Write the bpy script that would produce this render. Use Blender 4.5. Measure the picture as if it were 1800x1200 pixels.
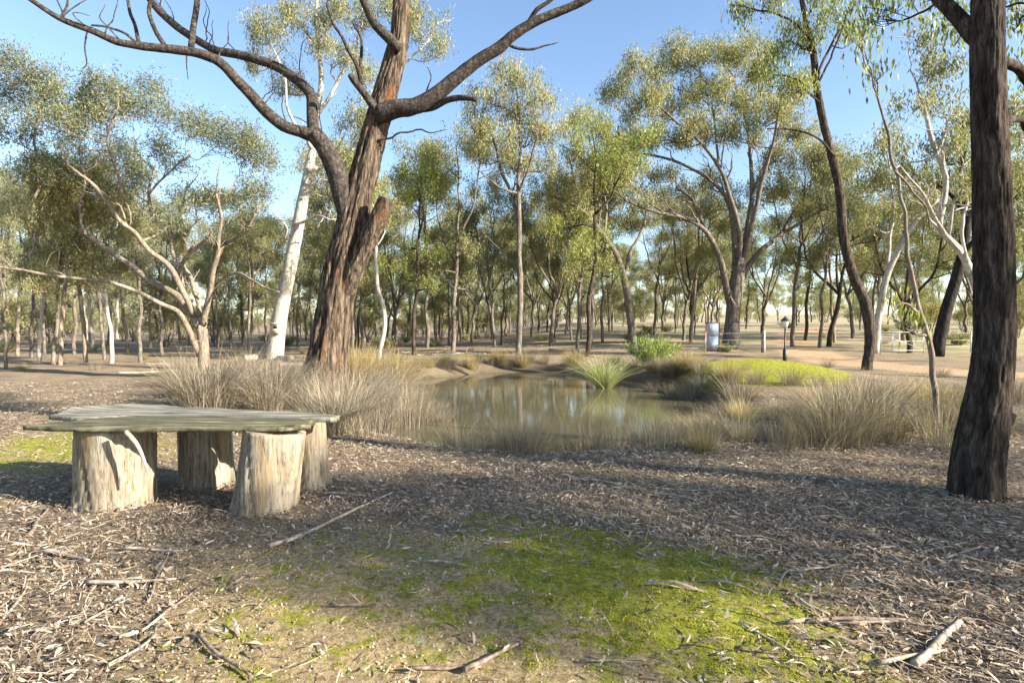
import bpy, math, random
import numpy as np
from mathutils import Vector

# ------------------------------------------------------------------ camera, sky, sun, exposure
for o in list(bpy.data.objects): bpy.data.objects.remove(o)
SC = bpy.context.scene
COL = SC.collection
CAM_H, FPX, HORIZON = 1.3, 1000.0, 575.0
PITCH = math.atan((600.0 - HORIZON) / FPX)
cam_d = bpy.data.cameras.new('camera')
cam_d.sensor_width = 36.0; cam_d.lens = 36.0 * FPX / 1800.0
cam_d.clip_start = 0.05; cam_d.clip_end = 3000
cam = bpy.data.objects.new('camera', cam_d); COL.objects.link(cam)
cam.location = (0, 0, CAM_H); cam.rotation_euler = (math.pi / 2 - PITCH, 0, 0)
SC.camera = cam

SUN_EL = math.radians(23)
SUN_AZ = math.atan2(0.93, -0.37)            # compass angle from +Y towards +X
world = bpy.data.worlds.new('World'); SC.world = world; world.use_nodes = True
wn = world.node_tree.nodes; wl = world.node_tree.links
for n in list(wn): wn.remove(n)
sky = wn.new('ShaderNodeTexSky'); sky.sky_type = 'NISHITA'; sky.sun_disc = False
sky.sun_elevation = SUN_EL; sky.sun_rotation = SUN_AZ
sky.air_density = 1.0; sky.dust_density = 0.6; sky.ozone_density = 2.0
bg = wn.new('ShaderNodeBackground'); bg.inputs['Strength'].default_value = 0.09
wo = wn.new('ShaderNodeOutputWorld')
wl.new(sky.outputs[0], bg.inputs[0]); wl.new(bg.outputs[0], wo.inputs[0])

sd = bpy.data.lights.new('sun', 'SUN'); sd.energy = 5.0; sd.angle = math.radians(0.55)
sd.color = (1.0, 0.92, 0.79)
sun = bpy.data.objects.new('sun', sd); COL.objects.link(sun)
sdir = Vector((math.cos(SUN_EL) * math.sin(SUN_AZ), math.cos(SUN_EL) * math.cos(SUN_AZ), math.sin(SUN_EL)))
sun.rotation_euler = sdir.to_track_quat('Z', 'Y').to_euler()
sun.location = (20, -10, 20)
SC.view_settings.view_transform = 'Standard'
SC.view_settings.look = 'None'
SC.view_settings.exposure = 1.82
SC.view_settings.gamma = 1.0
SC.render.engine = 'CYCLES'

R = random.Random(7)
NR = np.random.RandomState(11)

# ------------------------------------------------------------------ small helpers
_cp, _sp = math.cos(PITCH), math.sin(PITCH)
def P(px, py, Y):
    """photo pixel (1800x1200) at world depth Y -> world point"""
    u = (px - 900) / FPX; v = (600 - py) / FPX
    dy = _cp + v * _sp; dz = -_sp + v * _cp
    t = Y / dy
    return np.array([u * t, Y, CAM_H + dz * t])

def _hash(ix, iy, iz):
    h = (ix.astype(np.int64) * 374761393 + iy.astype(np.int64) * 668265263 + iz.astype(np.int64) * 1442695041) & 0xffffffff
    h = ((h ^ (h >> 13)) * 1274126177) & 0xffffffff
    h = h ^ (h >> 16)
    return (h & 0xffff) / 65535.0
def vnoise(x, y, z=None):
    x = np.asarray(x, float); y = np.asarray(y, float)
    z = np.zeros_like(x) if z is None else np.asarray(z, float)
    ix, iy, iz = np.floor(x), np.floor(y), np.floor(z)
    fx, fy, fz = x - ix, y - iy, z - iz
    fx = fx * fx * (3 - 2 * fx); fy = fy * fy * (3 - 2 * fy); fz = fz * fz * (3 - 2 * fz)
    r = 0
    for a in (0, 1):
        for b in (0, 1):
            for c in (0, 1):
                w = (fx if a else 1 - fx) * (fy if b else 1 - fy) * (fz if c else 1 - fz)
                r = r + w * _hash(ix + a, iy + b, iz + c)
    return r
def fbm(x, y, z=None, o=4):
    s = 0; a = 0.5; t = 0
    x = np.asarray(x, float); y = np.asarray(y, float)
    z = np.zeros_like(x) if z is None else np.asarray(z, float)
    for i in range(o):
        s = s + a * vnoise(x + 17 * i, y + 31 * i, z + 7 * i); t += a
        x = x * 2.03; y = y * 2.03; z = z * 2.03; a *= 0.5
    return s / t
def sstep(a, b, x):
    t = np.clip((np.asarray(x, float) - a) / (b - a), 0, 1); return t * t * (3 - 2 * t)

class Acc:
    """collects vertices / faces / one float per vertex, builds ONE mesh"""
    def __init__(s): s.v = []; s.f3 = []; s.f4 = []; s.a = []; s.n = 0
    def add(s, v, f4=None, f3=None, a=0.0):
        v = np.asarray(v, float).reshape(-1, 3)
        if f4 is not None and len(f4): s.f4.append(np.asarray(f4, np.int64).reshape(-1, 4) + s.n)
        if f3 is not None and len(f3): s.f3.append(np.asarray(f3, np.int64).reshape(-1, 3) + s.n)
        s.v.append(v); s.a.append(np.broadcast_to(np.asarray(a, float), (len(v),)).copy()); s.n += len(v)
    def mesh(s, name, mat=None, origin=(0, 0, 0), smooth=True):
        me = bpy.data.meshes.new(name)
        v = (np.concatenate(s.v) if s.v else np.zeros((0, 3))) - np.asarray(origin, float)
        f4 = np.concatenate(s.f4) if s.f4 else np.zeros((0, 4), np.int64)
        f3 = np.concatenate(s.f3) if s.f3 else np.zeros((0, 3), np.int64)
        me.vertices.add(len(v)); me.vertices.foreach_set('co', v.astype(np.float32).ravel())
        nl = len(f4) * 4 + len(f3) * 3
        me.loops.add(nl); me.loops.foreach_set('vertex_index', np.concatenate([f4.ravel(), f3.ravel()]).astype(np.int32))
        me.polygons.add(len(f4) + len(f3))
        st = np.concatenate([np.arange(len(f4)) * 4, len(f4) * 4 + np.arange(len(f3)) * 3]).astype(np.int32)
        me.polygons.foreach_set('loop_start', st)
        if smooth: me.polygons.foreach_set('use_smooth', np.ones(len(f4) + len(f3), bool))
        at = me.attributes.new('rnd', 'FLOAT', 'POINT')
        at.data.foreach_set('value', (np.concatenate(s.a) if s.a else np.zeros(0)).astype(np.float32))
        me.update(calc_edges=True); me.validate()
        if mat: me.materials.append(mat)
        return me
def obj(name, me, parent=None, loc=(0, 0, 0)):
    o = bpy.data.objects.new(name, me); COL.objects.link(o); o.location = loc
    if parent is not None: o.parent = parent
    return o
def tag(o, label, cat, group=None, kind=None):
    if label: o['label'] = label
    if cat: o['category'] = cat
    if group: o['group'] = group
    if kind: o['kind'] = kind
    return o
def empty(name, loc, label=None, cat=None, group=None):
    o = bpy.data.objects.new(name, None); COL.objects.link(o); o.location = loc
    o.empty_display_size = 0.2
    return tag(o, label, cat, group)
def copy_tree(o, parent=None):
    c = o.copy(); COL.objects.link(c)
    if parent is not None: c.parent = parent
    for ch in o.children: copy_tree(ch, c)
    return c

def resample(pts, rad, step, wig=0.0, seed=0):
    pts = np.asarray(pts, float); rad = np.asarray(rad, float)
    if len(pts) == 2:
        pts = np.array([pts[0], (pts[0] + pts[1]) / 2, pts[1]]); rad = np.array([rad[0], rad.mean(), rad[1]])
    p = np.vstack([2 * pts[0] - pts[1], pts, 2 * pts[-1] - pts[-2]])
    out = []; ro = []
    for i in range(1, len(p) - 2):
        L = np.linalg.norm(p[i + 1] - p[i]); n = max(1, int(math.ceil(L / step)))
        t = (np.arange(n) / n)[:, None]
        a, b, c, d = p[i - 1], p[i], p[i + 1], p[i + 2]
        out.append(0.5 * (2 * b + (c - a) * t + (2 * a - 5 * b + 4 * c - d) * t ** 2 + (3 * b - a - 3 * c + d) * t ** 3))
        ro.append(rad[i - 1] + (rad[i] - rad[i - 1]) * t[:, 0])
    out.append(pts[-1:]); ro.append(rad[-1:])
    q = np.concatenate(out); r = np.concatenate(ro)
    if wig > 0:
        s = np.concatenate([[0], np.cumsum(np.linalg.norm(np.diff(q, axis=0), axis=1))]) / max(.22, 7 * float(np.max(r))) + seed * 13.7
        env = np.minimum(1, np.arange(len(q)) / 3.0)[:, None]
        q = q + env * wig * np.stack([vnoise(s, s * 0 + 3.1) - .5, vnoise(s, s * 0 + 8.7) - .5, vnoise(s, s * 0 + 5.2) - .5], 1) * 2
    return q, r

def tube(acc, q, r, n, a=0.0, disp=None, cap=True):
    """q (m,3) points, r (m) radii; parallel-transport frames; disp(theta, s)->radius factor"""
    m = len(q)
    tg = np.gradient(q, axis=0)
    if m > 8:
        for _ in range(3): tg[1:-1] = (tg[:-2] + tg[1:-1] + tg[2:]) / 3
    tg /= np.linalg.norm(tg, axis=1)[:, None] + 1e-9
    u = np.cross(tg[0], [0.31, 0.9, 0.17]); u /= np.linalg.norm(u)
    U = np.zeros((m, 3)); U[0] = u
    for i in range(1, m):
        u = u - tg[i] * np.dot(u, tg[i]); u /= np.linalg.norm(u) + 1e-9; U[i] = u
    W = np.cross(tg, U)
    th = np.arange(n) * 2 * math.pi / n
    rr = np.repeat(r[:, None], n, 1)
    if disp is not None:
        s = np.concatenate([[0], np.cumsum(np.linalg.norm(np.diff(q, axis=0), axis=1))])
        rr = rr * disp(np.repeat(th[None], m, 0), np.repeat(s[:, None], n, 1))
    v = q[:, None, :] + rr[..., None] * (np.cos(th)[None, :, None] * U[:, None, :] + np.sin(th)[None, :, None] * W[:, None, :])
    i = np.arange(m - 1)[:, None] * n; j = np.arange(n)[None]; k = (j + 1) % n
    f = np.stack([i + j, i + k, i + n + k, i + n + j], -1).reshape(-1, 4)
    base = acc.n
    acc.add(v.reshape(-1, 3), f4=f, a=a)
    if cap:
        for ring, c, fl in ((0, q[0], True), (m - 1, q[-1], False)):
            idx = ring * n + np.arange(n); k2 = np.roll(idx, -1)
            ci = acc.n - base
            tri = np.stack([k2, idx, np.full(n, ci)], 1) if fl else np.stack([idx, k2, np.full(n, ci)], 1)
            acc.v.append(np.asarray(c)[None]); acc.a.append(np.array([a if np.isscalar(a) else 0.0])); acc.f3.append(tri + base); acc.n += 1

# ------------------------------------------------------------------ materials
def newmat(name, rough=0.85, spec=0.2):
    m = bpy.data.materials.new(name); m.use_nodes = True
    b = m.node_tree.nodes['Principled BSDF']
    b.inputs['Roughness'].default_value = rough
    b.inputs['Specular IOR Level'].default_value = spec
    return m, m.node_tree, b
def N(nt, t, **kw):
    n = nt.nodes.new(t)
    for k, v in kw.items(): setattr(n, k, v)
    return n
def coords(nt, scale=(1, 1, 1), kind='Object'):
    tc = N(nt, 'ShaderNodeTexCoord'); mp = N(nt, 'ShaderNodeMapping')
    mp.inputs['Scale'].default_value = scale
    nt.links.new(tc.outputs[kind], mp.inputs['Vector']); return mp.outputs[0]
def noise(nt, vec, scale, detail=5, rough=0.55, dist=0.0):
    n = N(nt, 'ShaderNodeTexNoise'); n.inputs['Scale'].default_value = scale
    n.inputs['Detail'].default_value = detail; n.inputs['Roughness'].default_value = rough
    n.inputs['Distortion'].default_value = dist
    if vec is not None: nt.links.new(vec, n.inputs['Vector'])
    return n.outputs['Fac']
def ramp(nt, fac, stops, interp='LINEAR'):
    r = N(nt, 'ShaderNodeValToRGB'); e = r.color_ramp.elements; r.color_ramp.interpolation = interp
    while len(e) < len(stops): e.new(0.5)
    for el, (p, c) in zip(e, stops):
        el.position = p; el.color = (c[0], c[1], c[2], 1) if hasattr(c, '__len__') else (c, c, c, 1)
    nt.links.new(fac, r.inputs[0]); return r.outputs[0]
def mix(nt, fac, a, b, mode='MIX'):
    n = N(nt, 'ShaderNodeMix', data_type='RGBA', blend_type=mode)
    for s, x in ((n.inputs[0], fac), (n.inputs[6], a), (n.inputs[7], b)):
        if hasattr(x, 'is_linked'): nt.links.new(x, s)
        elif hasattr(x, '__len__'): s.default_value = (x[0], x[1], x[2], 1)
        else: s.default_value = x
    return n.outputs[2]
def math_n(nt, op, a, b=0.0, clamp=False):
    n = N(nt, 'ShaderNodeMath', operation=op, use_clamp=clamp)
    for s, x in ((n.inputs[0], a), (n.inputs[1], b)):
        if hasattr(x, 'is_linked'): nt.links.new(x, s)
        else: s.default_value = x
    return n.outputs[0]
def attr(nt, name):
    a = N(nt, 'ShaderNodeAttribute'); a.attribute_name = name; return a.outputs['Fac']
def bump(nt, b, h, strength=0.5, dist=0.02):
    n = N(nt, 'ShaderNodeBump'); n.inputs['Strength'].default_value = strength; n.inputs['Distance'].default_value = dist
    nt.links.new(h, n.inputs['Height']); nt.links.new(n.outputs[0], b.inputs['Normal'])

def bark(name, stops, sc=(7, 7, 1.4), scale=2.2, bs=0.8, bd=0.03, patch=None, limb=None):
    m, nt, b = newmat(name, 0.9, 0.12)
    v = coords(nt, sc)
    f = noise(nt, v, scale, 8, 0.62, 0.6)
    c = ramp(nt, f, stops)
    if patch:
        v2 = coords(nt, (1.6, 1.6, 0.55)); f2 = noise(nt, v2, patch[0], 5, 0.6, 0.8)
        k = ramp(nt, f2, [(patch[1], 0), (patch[2], 1)])
        c = mix(nt, k, c, patch[3])
    vf = coords(nt, (sc[0] * 2.6, sc[1] * 2.6, sc[2] * 1.6)); ff = noise(nt, vf, scale * 1.7, 6, .7, .3)
    c = mix(nt, 1.0, c, ramp(nt, ff, [(.34, .32), (.46, .85), (.62, 1.12)]), 'MULTIPLY')
    if limb: c = mix(nt, attr(nt, 'rnd'), c, ramp(nt, noise(nt, coords(nt, (5, 5, 5)), 3.0, 7, .65), limb))
    nt.links.new(c, b.inputs['Base Color'])
    g = noise(nt, v, scale * 3.1, 6, 0.6)
    h = math_n(nt, 'ADD', math_n(nt, 'ADD', f, math_n(nt, 'MULTIPLY', g, 0.4)), math_n(nt, 'MULTIPLY', ff, .8))
    bump(nt, b, h, bs, bd)
    return m
M = {}
M['bark_grey'] = bark('bark_grey', [(.3, (.05, .042, .036)), (.5, (.16, .135, .11)), (.7, (.31, .265, .215))])
M['bark_tan'] = bark('bark_tan', [(.28, (.09, .066, .048)), (.5, (.24, .19, .14)), (.72, (.4, .335, .26))], patch=(2.0, .55, .66, (.34, .3, .245)))
M['bark_dark'] = bark('bark_dark', [(.32, (.015, .012, .01)), (.5, (.07, .053, .041)), (.7, (.19, .148, .112))], sc=(9, 9, 1.8), bs=1.0, bd=0.04)
M['bark_black'] = bark('bark_black', [(.35, (.012, .01, .009)), (.55, (.04, .033, .028)), (.75, (.10, .085, .07))])
M['bark_old'] = bark('bark_old', [(.36, (.02, .015, .012)), (.48, (.10, .072, .052)), (.6, (.24, .18, .125)), (.75, (.42, .34, .25))], sc=(8, 8, .8), bs=1.0, bd=0.06, patch=(1.7, .57, .67, (.22, .095, .042)), limb=[(.34, (.018, .016, .015)), (.52, (.07, .06, .052)), (.72, (.22, .19, .165))])
M['bark_limb'] = bark('bark_limb', [(.32, (.03, .026, .024)), (.5, (.12, .105, .092)), (.7, (.3, .27, .24))], sc=(5, 5, 5), scale=3)
M['bark_white'] = bark('bark_white', [(.28, (.24, .205, .165)), (.46, (.42, .375, .315)), (.7, (.56, .515, .44))], sc=(3, 3, 1.0), scale=1.6, bs=.3, bd=.015, patch=(1.3, .6, .68, (.3, .23, .17)))
M['bark_pale'] = bark('bark_pale', [(.3, (.22, .19, .16)), (.5, (.42, .37, .31)), (.7, (.58, .53, .46))], sc=(4, 4, 1.2), scale=2, bs=.4)

def leafmat(name, stops, trans=0.38, rough=0.5):
    m = bpy.data.materials.new(name); m.use_nodes = True; nt = m.node_tree
    b = nt.nodes['Principled BSDF']; out = nt.nodes['Material Output']
    b.inputs['Roughness'].default_value = rough; b.inputs['Specular IOR Level'].default_value = 0.35
    oi = N(nt, 'ShaderNodeObjectInfo')
    f = math_n(nt, 'ADD', attr(nt, 'rnd'), math_n(nt, 'MULTIPLY', math_n(nt, 'SUBTRACT', oi.outputs['Random'], 0.5), 0.25), True)
    c = ramp(nt, f, stops)
    nt.links.new(c, b.inputs['Base Color'])
    tr = N(nt, 'ShaderNodeBsdfTranslucent')
    c2 = mix(nt, 1.0, c, (1.1, 1.15, .6), 'MULTIPLY'); nt.links.new(c2, tr.inputs[0])
    ms = N(nt, 'ShaderNodeMixShader'); ms.inputs[0].default_value = trans
    nt.links.new(b.outputs[0], ms.inputs[1]); nt.links.new(tr.outputs[0], ms.inputs[2]); nt.links.new(ms.outputs[0], out.inputs[0])
    return m
M['leaf'] = leafmat('eucalypt_leaf', [(0, (.08, .09, .04)), (.35, (.19, .195, .085)), (.65, (.33, .305, .14)), (.88, (.45, .39, .18)), (1, (.46, .31, .14))])
M['leaf_grey'] = leafmat('grey_box_leaf', [(0, (.075, .09, .055)), (.4, (.19, .2, .115)), (.75, (.33, .325, .185)), (1, (.44, .4, .22))])
M['leaf_bright'] = leafmat('young_leaf', [(0, (.1, .12, .03)), (.5, (.24, .265, .07)), (.85, (.4, .4, .11)), (1, (.48, .4, .13))], 0.4)
M['leaf_green'] = leafmat('fresh_green_leaf', [(0, (.12, .17, .03)), (.5, (.28, .36, .08)), (1, (.46, .5, .17))], 0.35)
M['grass_dry'] = leafmat('dry_grass', [(0, (.07, .055, .042)), (.35, (.18, .145, .11)), (.7, (.33, .27, .19)), (1, (.5, .43, .31))], 0.25, 0.7)
M['grass_gold'] = leafmat('golden_grass', [(0, (.15, .11, .05)), (.4, (.33, .25, .12)), (.8, (.5, .4, .2)), (1, (.6, .5, .28))], 0.3, 0.7)
M['grass_green'] = leafmat('green_tussock_blade', [(0, (.14, .15, .05)), (.4, (.32, .34, .14)), (.8, (.5, .5, .26)), (1, (.62, .56, .36))], 0.3, 0.6)
M['litter'] = leafmat('fallen_leaf', [(0, (.05, .038, .028)), (.25, (.17, .125, .085)), (.5, (.34, .255, .175)), (.75, (.52, .42, .30)), (.93, (.66, .56, .43)), (1, (.45, .24, .10))], 0.08, 0.7)
M['moss'] = leafmat('moss_tip', [(0, (.12, .13, .012)), (.5, (.3, .29, .025)), (1, (.5, .45, .06))], 0.3, 0.8)

def simple(name, stops, sc=(1, 1, 1), scale=8, rough=0.8, bs=0.3, bd=0.01, spec=0.2, metal=0.0, dist=0.3):
    m, nt, b = newmat(name, rough, spec); b.inputs['Metallic'].default_value = metal
    f = noise(nt, coords(nt, sc), scale, 7, .6, dist)
    nt.links.new(ramp(nt, f, stops), b.inputs['Base Color']); bump(nt, b, f, bs, bd); return m
M['stump'] = bark('weathered_stump_wood', [(.3, (.10, .078, .052)), (.45, (.23, .188, .135)), (.6, (.34, .295, .225)), (.78, (.44, .4, .325))], sc=(6, 6, 1.0), scale=1.8, bs=.7, bd=.02, patch=(2.2, .55, .68, (.30, .22, .12)))
M['plank_green'] = simple('lichened_plank', [(.34, (.03, .027, .016)), (.5, (.10, .092, .055)), (.7, (.21, .195, .125))], (1.2, 16, 8), 2.2, .9, .9, .012, dist=.5)
M['plank_grey'] = simple('silvered_plank', [(.34, (.05, .046, .036)), (.5, (.17, .16, .125)), (.7, (.32, .3, .25))], (1.2, 16, 8), 2.2, .9, .9, .012, dist=.5)
M['stick'] = simple('dead_stick_wood', [(.3, (.10, .075, .055)), (.5, (.27, .215, .165)), (.72, (.5, .43, .35))], (4, 4, 4), 5, .85, .5, .006)
M['stick_pale'] = simple('pale_dead_wood', [(.32, (.2, .155, .11)), (.5, (.38, .31, .235)), (.72, (.55, .48, .39))], (4, 4, 4), 5, .85, .5, .006)
M['bark_strip'] = simple('shed_bark', [(.3, (.06, .04, .03)), (.5, (.19, .135, .10)), (.75, (.4, .33, .27))], (6, 6, 6), 4, .85, .5, .006)
M['metal_grey'] = simple('galvanised_metal', [(.3, (.25, .265, .28)), (.7, (.42, .44, .46))], (1, 1, 1), 4, .45, .1, .004, .5, .35)
M['sheet'] = simple('zinc_sheet', [(.3, (.3, .35, .43)), (.7, (.42, .48, .56))], (1, 1, .4), 3, .7, .05, .003, .2, 0)
M['rust'] = simple('rust_red_frame', [(.3, (.16, .05, .03)), (.7, (.3, .1, .06))], scale=12)
M['black_metal'] = simple('black_painted_metal', [(.3, (.012, .012, .013)), (.7, (.03, .03, .03))], scale=10, rough=.45, spec=.4)
M['post_wood'] = simple('grey_post_timber', [(.3, (.12, .10, .075)), (.5, (.26, .23, .18)), (.7, (.4, .36, .3))], (8, 8, 1), 2)
M['box_wood'] = simple('pale_box_timber', [(.3, (.4, .33, .22)), (.7, (.62, .54, .4))], (6, 6, 2), 3)
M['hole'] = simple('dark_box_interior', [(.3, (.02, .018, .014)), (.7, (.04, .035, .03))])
M['rock'] = simple('pale_quartz', [(.3, (.38, .33, .27)), (.7, (.72, .69, .63))], scale=14)
mg, ntg, bg_ = newmat('lantern_glass', .15, .5); bg_.inputs['Base Color'].default_value = (.75, .78, .78, 1); bg_.inputs['Transmission Weight'].default_value = .6; M['glass'] = mg

# ------------------------------------------------------------------ terrain
PC = (0.4, 14.0); PA, PB = 3.9, 6.7; WATER_Z = -0.36
def pond_e(x, y):
    e = np.sqrt(((x - PC[0]) / PA) ** 2 + ((y - PC[1]) / PB) ** 2)
    a = np.arctan2(y - PC[1], x - PC[0])
    return e + 0.10 * (fbm(np.cos(a) * 2 + 5, np.sin(a) * 2 + 9) - .5) + 0.05 * (vnoise(x * 1.3, y * 1.3) - .5)
def road_d(x, y):
    pts = [(40, 70), (27, 52), (19, 40), (14.5, 28), (12.2, 21), (12.6, 16.5), (17, 13), (30, 10)]
    d = np.full(np.shape(x), 1e9)
    for (ax, ay), (bx, by) in zip(pts[:-1], pts[1:]):
        dx, dy = bx - ax, by - ay
        t = np.clip(((x - ax) * dx + (y - ay) * dy) / (dx * dx + dy * dy), 0, 1)
        d = np.minimum(d, np.hypot(x - ax - t * dx, y - ay - t * dy))
    return d
def height(x, y):
    x = np.asarray(x, float); y = np.asarray(y, float)
    z = 0.10 * (fbm(x * .35 + 3, y * .35, o=3) - .5)
    near = np.hypot(x, y - 2)
    z = z * sstep(2.0, 7.0, near) + 0.035 * (fbm(x * 1.6, y * 1.6, o=3) - .5)
    w = sstep(-10, 11, x)
    z = z + w * (0.034 * np.clip(y - 22, 0, 60) * sstep(20, 34, y)) + 0.004 * np.clip(y - 82, 0, 400) * w
    z = z + 9.0 * sstep(180, 600, np.hypot(x, y))
    # moss covered mound right of the pond, low bank on the far side
    z = z + 0.46 * np.exp(-((x - 6.3) / 2.3) ** 2 - ((y - 14.8) / 1.9) ** 2)
    z = z + 0.14 * np.exp(-((x + 1.0) / 4.0) ** 2 - ((y - 24.0) / 1.6) ** 2)
    z = z + 0.15 * np.exp(-((x + 6.5) / 2.6) ** 2 - ((y - 14.5) / 2.0) ** 2)
    e = pond_e(x, y)
    z = z - 0.62 * (1 - sstep(0.86, 1.24, e)) - 0.25 * (1 - sstep(.4, .95, e))
    return z
_gx = np.arange(-75, 75.01, .2); _gy = np.arange(0, 80.01, .2)
_GX, _GY = np.meshgrid(_gx, _gy, indexing='ij'); _GZ = height(_GX.ravel(), _GY.ravel()).reshape(_GX.shape)
def H(x, y):
    i = (x + 75) / .2; j = y / .2
    if 0 <= i < len(_gx) - 1 and 0 <= j < len(_gy) - 1:
        a, b = int(i), int(j); u, v = i - a, j - b
        return float((_GZ[a, b] * (1 - u) + _GZ[a + 1, b] * u) * (1 - v) + (_GZ[a, b + 1] * (1 - u) + _GZ[a + 1, b + 1] * u) * v)
    return float(height(np.array([x]), np.array([y]))[0])

def moss_mask(x, y):
    n = fbm(x * 1.4 + 2, y * 1.4 + 5); n2 = fbm(x * 5, y * 5, o=3)
    wx = x + .9 * (fbm(x * 1.1 + 7, y * 1.1 + 1) - .5); wy = y + .9 * (fbm(x * 1.1 + 2, y * 1.1 + 11) - .5)
    m = np.exp(-(((wx + .1) / 1.7) ** 2 + ((wy - 2.6) / 1.45) ** 2) ** 1.8) * (.44 + .5 * sstep(-.3, .7, wx + .5 * (wy - 3)))
    m = np.maximum(m, np.exp(-((x + 4.7) / 1.3) ** 2 - ((y - 6.0) / 1.3) ** 2) * .75)
    m = np.maximum(m, np.exp(-((x + 3.9) / .5) ** 2 - ((y - 3.6) / .4) ** 2) * .7)
    m = np.maximum(m, np.exp(-((x + 8.5) / 2.6) ** 2 - ((y - 15.5) / 1.2) ** 2) * .8)
    m = np.maximum(m, np.exp(-((x + 2.0) / 3.5) ** 2 - ((y - 24.0) / 1.5) ** 2) * .6)
    md = np.exp(-(((x - 5.9) / 2.3) ** 2 + ((y - 14.3) / 2.2) ** 2) ** 3)
    return np.clip(np.maximum(m * (0.55 + 0.9 * n) + .12 * (n2 - .5), 1.6 * md * (.6 + .6 * n)), 0, 1.6)
def litter_mask(x, y):
    wx = x + .9 * (fbm(x * 1.1 + 7, y * 1.1 + 1) - .5) + .25 * (fbm(x * 5, y * 5) - .5); wy = y + .9 * (fbm(x * 1.1 + 2, y * 1.1 + 11) - .5) + .25 * (fbm(x * 5 + 3, y * 5) - .5)
    a = np.exp(-(((wx + 0.15 + .25 * (wy - 3)) / 1.7) ** 2 + ((wy - 2.55) / 1.5) ** 2) ** 2)
    a = np.maximum(a, .75 * np.exp(-((x + 4.7) / 1.3) ** 2 - ((y - 6.0) / 1.3) ** 2))
    return np.clip(1 - a, 0.03, 1) * sstep(1.0, 1.12, pond_e(x, y))

def build_ground():
    rad = np.concatenate([[0.0, .5, 1.0, 1.4], 1.7 * np.exp(np.linspace(0, math.log(34 / 1.7), 250)), 34 * np.exp(np.linspace(0.03, math.log(900 / 34), 70))])
    ang = np.concatenate([np.linspace(-46, 46, 360), np.linspace(46, 314, 70)[1:-1]]) * math.pi / 180
    n = len(ang)
    A, Rr = np.meshgrid(ang, rad)
    x = (Rr * np.sin(A)).ravel(); y = (Rr * np.cos(A)).ravel(); z = height(x, y)
    mm = moss_mask(x, y); lm = litter_mask(x, y)
    close = np.hypot(x, y) < 12
    z = z + np.where(close, mm * 0.03 * fbm(x * 9, y * 9, o=3) + 0.012 * fbm(x * 22, y * 22, o=2), 0)
    i = np.arange(len(rad) - 1)[:, None] * n; j = np.arange(n)[None]; k = (j + 1) % n
    f = np.stack([i + j, i + n + j, i + n + k, i + k], -1).reshape(-1, 4)
    acc = Acc(); acc.add(np.stack([x, y, z], 1), f4=f)
    m, nt, b = newmat('woodland_ground', .95, .1)
    vec = coords(nt)
    nA = noise(nt, vec, 1.1, 8, .65); nB = noise(nt, vec, 14, 8, .7); nC = noise(nt, vec, 60, 5, .7); nD = noise(nt, vec, .18, 5, .6)
    nE = noise(nt, vec, 38, 8, .75)
    soil = ramp(nt, nE, [(.32, (.12, .085, .045)), (.48, (.36, .265, .135)), (.6, (.52, .40, .22)), (.75, (.66, .55, .36))])
    litter = ramp(nt, nC, [(.3, (.05, .04, .032)), (.48, (.17, .13, .10)), (.62, (.31, .25, .19)), (.78, (.46, .39, .31))])
    litter = mix(nt, ramp(nt, nA, [(.4, 0), (.62, .55)]), litter, soil)
    moss = ramp(nt, nE, [(.32, (.09, .10, .012)), (.5, (.27, .28, .03)), (.7, (.46, .43, .07))])
    c = mix(nt, attr(nt, 'litter'), soil, litter)
    mk = math_n(nt, 'ADD', math_n(nt, 'MULTIPLY', attr(nt, 'moss'), .8), math_n(nt, 'MULTIPLY', math_n(nt, 'SUBTRACT', noise(nt, vec, 7, 9, .8), .5), 2.5))
    c = mix(nt, ramp(nt, mk, [(.34, 0), (.5, .95)]), c, moss)
    lich = math_n(nt, 'MULTIPLY', ramp(nt, noise(nt, vec, 4.2, 6, .7, .4), [(.62, 0), (.66, 1)]), ramp(nt, nC, [(.45, 0), (.55, 1)]))
    lich = math_n(nt, 'MULTIPLY', lich, attr(nt, 'lichen'))
    c = mix(nt, lich, c, (.5, .54, .42))
    past = ramp(nt, nD, [(.35, (.34, .27, .17)), (.5, (.42, .35, .22)), (.65, (.3, .3, .13))])
    c = mix(nt, attr(nt, 'pasture'), c, mix(nt, .25, past, litter))
    road = ramp(nt, nB, [(.3, (.36, .24, .14)), (.7, (.52, .37, .23))])
    c = mix(nt, attr(nt, 'road'), c, road)
    mud = ramp(nt, nB, [(.3, (.08, .062, .04)), (.7, (.19, .148, .097))])
    c = mix(nt, attr(nt, 'mud'), c, mud)
    nt.links.new(c, b.inputs['Base Color'])
    bump(nt, b, math_n(nt, 'ADD', nB, math_n(nt, 'ADD', nE, math_n(nt, 'MULTIPLY', nC, .6))), 1.0, .03)
    me = acc.mesh('ground', m)
    def put(nm, val):
        a = me.attributes.new(nm, 'FLOAT', 'POINT'); a.data.foreach_set('value', np.asarray(val, np.float32))
    put('moss', mm); put('litter', lm)
    put('lichen', np.exp(-(((x - .1) / 1.1) ** 2 + ((y - 2.6) / .9) ** 2) ** 2))
    rd = road_d(x, y) + .6 * (fbm(x * .9, y * .9) - .5)
    put('road', (1 - sstep(.9, 1.7, rd)) * (y > 5))
    put('pasture', sstep(30, 42, y + .5 * x) * sstep(-8, 6, x - .08 * y) * .95)
    put('mud', 1 - sstep(1.02, 1.2, pond_e(x, y)))
    g = obj('ground', me); g['kind'] = 'structure'
build_ground()

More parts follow.
